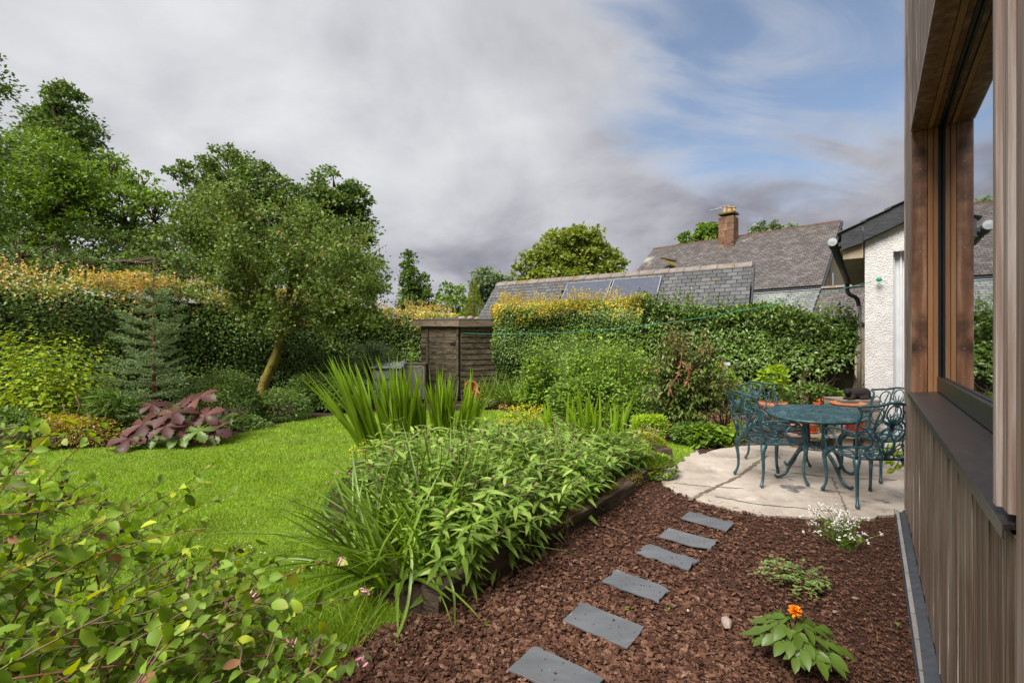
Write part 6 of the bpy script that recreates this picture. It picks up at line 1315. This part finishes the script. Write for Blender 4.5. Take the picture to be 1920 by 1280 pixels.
def table():
    T = thing('patio_table', 'oval cast metal patio table with a woven looking top on scrolled legs', 'table', (3.30, 4.95, LZ), math.atan2(DW.y, DW.x)); A, Bb, Z = .70, .46, .70
    e = lambda k, s=1.0, z=Z: Vector((A*s*math.cos(k), Bb*s*math.sin(k), z))
    prof = MB(); n = 56
    for (s0, s1, z0, z1) in ((.955, 1.0, Z-.012, Z+.006),):
        vs_ = []; 
        for k in range(n):
            a = 2*math.pi*k/n; w = 1+.006*math.cos(a*28); vs_ += [e(a, s0, z0), e(a, s1*w, z0-.014), e(a, s1*w, z1-.004), e(a, s0, z1)]
        prof.add(vs_, [[k*4+j, ((k+1) % n)*4+j, ((k+1) % n)*4+(j+1) % 4, k*4+(j+1) % 4] for k in range(n) for j in range(4)])
    prof.obj('tabletop_rim', M_green, T, smooth=True)
    lt = MB()
    lt.lathe([(0, -.004), (.12, -.004), (.12, .002), (0, .004)], (0, 0, Z-.004), 20)
    for s in (.18, .36, .56, .76): 
        lt.tube([e(2*math.pi*k/40, s, Z-.004) for k in range(41)], .008, 5, cap=False)
    m = 44
    for k in range(m):
        a = 2*math.pi*k/m
        for d in (1, -1): lt.tube([e(a+d*t*.75, .97-.79*t+.0, Z-.002+.003*math.sin(t*18+d)) for t in np.linspace(0, 1, 9)], .0085, 4, cap=False)
    tag(lt.obj('tabletop_lattice', M_green, T, smooth=True), kind='stuff')
    sh = MB()
    for s in (.25, .42): sh.tube([Vector((A*s*.8*math.cos(q), Bb*s*.8*math.sin(q), .335)) for q in np.linspace(0, 6.283, 25)], .008, 5, cap=False)
    for k in range(10):
        q = k*.628; sh.tube([Vector((.0, 0, .335)), Vector((A*.34*math.cos(q), Bb*.34*math.sin(q), .335))], .006, 5)
    sh.obj('lower_shelf', M_green, T, smooth=True)
    for sx in (1, -1):
        for sy in (1, -1):
            p = spline([(.20*sx, .09*sy, Z-.01), (.19*sx, .085*sy, .52), (.18*sx, .08*sy, .40), (.16*sx, .09*sy, .33), (.20*sx, .13*sy, .30), (.235*sx, .18*sy, .22), (.235*sx, .21*sy, .14), (.26*sx, .25*sy, .05), (.315*sx, .31*sy, .018), (.345*sx, .335*sy, .04)], 5)
            q = len(p); lg = MB().tube(p, [float(np.interp(i/q, [0, .3, .5, .8, 1], [.017, .017, .020, .015, .013])) for i in range(q)], 8)
            lg.tube(spline([(.215*sx, .15*sy, .27), (.25*sx, .17*sy, .25), (.275*sx, .2*sy, .20), (.26*sx, .215*sy, .165)], 4), [.010]*13, 6); lg.lathe([(0, -.015), (.015, 0), (0, .015)], (.26*sx, .215*sy, .165), 8); lg.obj('leg', M_green, T, smooth=True)
table()

# ================================================================== POTS, BENCH, CAT
def pot(name, label, c, r, h, mat, rim=.02, saucer=None, taper=.72, soil=True, group=None, cat='pot'):
    T = thing(name, label, cat, c, group=group)
    MB().lathe([(0, 0), (r*taper, 0), (r*.95, h-rim*1.4), (r, h-rim*1.3), (r*1.03, h-.004), (r*1.0, h), (r*.92, h), (r*.88, h-rim), (0, h-rim*1.5)], (0, 0, .008 if saucer else 0), 22).obj('body', mat, T, smooth=True)
    MB().lathe([(r*.87, h-rim*1.2), (0, h-rim)], (0, 0, .008 if saucer else 0), 16).obj('soil', M_soil, T)
    if saucer is not None: MB().lathe([(0, 0), (r*.85, 0), (r*1.05, .022), (r*1.0, .022), (r*.8, .006), (0, .006)], (0, 0, 0), 20).obj('saucer', saucer, T, smooth=True)
    return T
def bench():
    b = Vector((at(1557, 812, 6.35).x, 6.35, 0)); b.z = 0; T = thing('plank_bench', 'low bench of grey planks on bricks behind the table, carrying small pots', 'bench', b, R(-8))
    for y, z in ((-.10, .205), (.06, .21)): MB().box((0, y, z), (1.18, .145, .035)).obj('plank', M_wood, T, bevel=.004)
    for x in (-.42, .12, .46): MB().box((x, 0, .095), (.21, .24, .18)).obj('brick', M_wood if x == .12 else M_brick, T, bevel=.006)
bench()
def pb(u, y=6.33): p = at(u, 800, y); return (p.x, y-.10*(p.x-4.45)*.6, .232)
pot('flower_pot', 'orange bowl shaped pot on a red saucer at the left end of the plank bench', pb(1497), .085, .10, M_terra, saucer=M_redpl)
pot('flower_pot', 'small terracotta pot on a red saucer, second from the left on the bench', pb(1523), .072, .13, M_terra, saucer=M_redpl)
pot('flower_pot', 'larger pale grey pot in the middle of the bench', pb(1549), .095, .165, M_greypot)
pot('flower_pot', 'smaller whitish pot right of the larger grey one', pb(1575, 6.42), .075, .12, M_whitepaint)
pot('flower_pot', 'bright orange red plastic pot on the right end of the bench', pb(1601), .115, .175, M_redpl, saucer=M_redpl)
gp = at(1588, 790, 6.95); pot('flower_pot', 'wide dark green pot behind the plank bench', (gp.x, 6.95, 0), .27, .53, M_gpl, rim=.05)
pot('bowl', 'terracotta bowl sitting in the top of the wide green pot', (gp.x, 6.93, .50), .225, .075, M_terra, rim=.03, cat='bowl')
tp = at(1448, 775, 6.95); pot('flower_pot', 'big terracotta pot behind the rear left chair', (tp.x, 6.95, 0), .20, .58, M_terra, rim=.05)
def fl_tuft():
    p = at(1537, 762, 6.9); T = thing('red_flower_plant', 'low plant with small orange red flowers left of the wide green pot', 'plant', (p.x, 6.9, 0)); b = Vector((p.x, 6.9, 0)); n = 260; d = rdir(n, .3); P = sm(b)+[0, 0, .28]+d*[.26, .15, .22]; foliage('leaves', T, P, d, rdir(n, .6), .06, .03, T_OVAL, L_bush, .2, smooth=True, rel=b)
    n = 26; f = sm(at(1535, 756, 6.75)); foliage('flowers', T, f+rng.normal(0, .022, (n, 3))*[1.6, 1, 1], rdir(n, .3), rdir(n), .04, .018, T_OVAL, M_redpl, 0, rel=b)
    MB().tube([(0, 0, 0), (0, 0, .4)], .006, 5).obj('stem', M_stem, T)
fl_tuft()
bx = at(1596, 760, 7.2); BZ = .60
def cat_box():
    T = thing('wooden_box', 'weathered wooden box by the white wall with the cat on top', 'box', (bx.x, 7.2, 0))
    for i in range(4): MB().box((0, -.18+i*.12, BZ-.012), (.56, .112, .024)).obj('lid_board', M_wood, T, bevel=.003)
    for s in (1, -1): MB().box((.262*s, 0, (BZ-.026)/2), (.02, .46, BZ-.026)).obj('side_board', M_wood, T)
    for i in range(4): MB().box((0, -.222, .075+i*.145), (.50, .018, .135)).obj('front_board', M_wood, T)
cat_box()
def cat():
    T = thing('black_cat', 'black cat lying curled on the wooden box beside the white wall', 'cat', (bx.x+.02, 7.15, BZ), R(4)); mb = MB()
    mb.tube(spline([(.22, .03, .075), (.14, .0, .09), (.0, -.02, .088), (-.10, -.03, .085), (-.155, -.05, .10)], 6), [float(np.interp(i/25, [0, .12, .4, .75, 1], [.045, .085, .088, .075, .05])) for i in range(25)], 12)
    mb.lathe([(0, -.05), (.035, -.035), (.050, 0), (.043, .028), (.02, .045), (0, .05)], (-.19, -.075, .125), 12)
    mb.lathe([(0, -.02), (.02, -.008), (.022, .01), (0, .02)], (-.222, -.115, .108), 8)
    for s in (.0, .048): mb.add([Vector((-.215+s, -.095, .155)), Vector((-.185+s, -.088, .158)), Vector((-.20+s, -.068, .156)), Vector((-.203+s, -.09, .205))], [[0, 2, 1], [0, 1, 3], [1, 2, 3], [2, 0, 3]])
    mb.tube(spline([(.25, .05, .04), (.22, -.09, .025), (.08, -.125, .022), (-.02, -.12, .02)], 5), .018, 8)
    for y in (-.10, -.02): mb.tube(spline([(-.10, y, .05), (-.18, y-.03, .022), (-.24, y-.04, .018)], 4), [.028]*4+[.021]*5, 8)
    mb.tube(spline([(.14, -.07, .06), (.06, -.11, .03), (.0, -.12, .02)], 4), .026, 8)
    o = mb.obj('body', M_cat, T); r = o.modifiers.new('remesh', 'REMESH'); r.mode = 'VOXEL'; r.voxel_size = .009; r.use_smooth_shade = True; s = o.modifiers.new('smooth', 'SMOOTH'); s.iterations = 2
cat()

# ================================================================== AROUND THE SHED
def cold_frame():
    b = at(776, 740, 11.75); b.z = 0; T = thing('old_cupboard', 'grey painted old cupboard door standing left of the shed', 'cupboard', b)
    MB().box((0, .2, .45), (.54, .36, .9)).obj('carcass', M_cupb, T)
    d = MB().box((-.02, .0, .46), (.46, .025, .84)).obj('door', M_cupb, T)
    for (x, z, w, h) in ((-.02, .84, .40, .05), (-.02, .08, .40, .05), (-.22, .46, .05, .80), (.18, .46, .05, .80)): MB().box((x, -.018, z), (w, .012, h)).obj('door_rail', M_cupb, d)
    MB().box((0, .2, .92), (.60, .42, .03)).obj('top', M_wood, T)
    b = at(728, 740, 11.5); b.z = 0; T = thing('cold_frame', 'rusty metal framed cold frame under crumpled clear sheeting', 'cold frame', b)
    for x in (-.36, -.12, .1, .36): MB().tube([(x, -.2, 0), (x, -.2, .82), (x, .15, .96)], .013, 6).obj('frame_bar', M_rust, T)
    for z in (.3, .56, .82): MB().tube([(-.36, -.2, z), (.36, -.2, z)], .012, 6).obj('frame_bar', M_rust, T)
    mb = MB(); n = 14; vs_ = []
    for i in range(n):
        for j in range(6): vs_.append(Vector((-.40+.8*i/(n-1), -.225+.42*j/5, .84+.14*j/5+random.gauss(0, .012))))
    mb.add(vs_, [[i*6+j, (i+1)*6+j, (i+1)*6+j+1, i*6+j+1] for i in range(n-1) for j in range(5)]); o = mb.obj('plastic_sheet', M_sheet, T, smooth=True); s = o.modifiers.new('solid', 'SOLIDIFY'); s.thickness = .006
    MB().box((0, -.17, .42), (.70, .01, .72)).obj('side_sheet', M_sheet, T)
cold_frame()
def shards():
    for (u, v, y, rx, rz, lab) in ((880, 722, 11.1, 1.1, .4, 'broken terracotta pot tipped against the shed corner, behind'), (893, 738, 10.9, .6, 1.4, 'terracotta pot lying on its side in front of the broken one')):
        c = at(u, v, y); c.z = max(.12, c.z-.1); T = thing('broken_pot', lab, 'pot', c); T.rotation_euler = (rx, .3, rz)
        MB().lathe([(.10, -.13), (.16, .12), (.175, .12), (.175, .16), (.15, .16), (.14, .10), (.085, -.11)], (0, 0, 0), 16).obj('body', M_terra, T, smooth=True)
    for (u, v, y, lab) in ((905, 748, 10.8, 'grey stone beside the tipped terracotta pots, left'), (925, 752, 10.6, 'grey stone beside the strap leaved clump, right'), (890, 756, 10.6, 'low grey stone at the lawn edge below the pots')):
        c = at(u, v, y); stone((c.x, y, .06), .09, lab)
shards()
def gap_fill():
    # soil strip and leaf litter under the far hedge, dark slab at the patio corner
    b = Vector(G(1383, 836)); tag(MB().box((0, 0, 0), (.42, .16, .03), Matrix.Rotation(R(-8), 3, 'Z')).obj('slate_slab', M_slate, None, loc=b+Vector((0, .05, .03))), 'dark flat slab between the golden plant and the patio', 'slab')
    n = 5200; P = np.c_[rng.uniform(2.6, 6.4, n), rng.uniform(6.3, 9.4, n)]; ok = (P[:, 1] < 12.0-.56*P[:, 0]+.3); P = P[ok & ~pip(P, PATIO)]; n = len(P)
    V, Fc = leaf_arr(np.c_[P, rng.uniform(0, .02, n)], rdir(n)*[1, 1, .25], rdir(n, 1.5), rng.uniform(.02, .06, n), .025, T_DIA, .2); o = link('leaf_litter', fast_mesh('leaf_litter', V, Fc, M_deadleaf)); tag(o, 'dry brown leaves and twigs on the soil under the hedge', 'leaf litter', kind='stuff')
    for i, (u, lab) in enumerate(((1490, 'brick lying behind the patio edge, left of four'), (1535, 'brick lying behind the patio edge, second of four'), (1600, 'brick lying behind the patio edge, third of four'), (1470, 'half brick nearest the rear chair at the patio edge'))):
        c = Vector(G(u, 836+[0, 3, 5, -6][i])); tag(MB().box((0, 0, 0), (.20 if i < 3 else .11, .10, .065)).obj('loose_brick', M_brick, None, loc=c+Vector((0, .12, .04)), rot=(0, 0, random.uniform(-.5, .5)), bevel=.006), lab, 'brick', 'loose bricks behind the patio')
gap_fill()
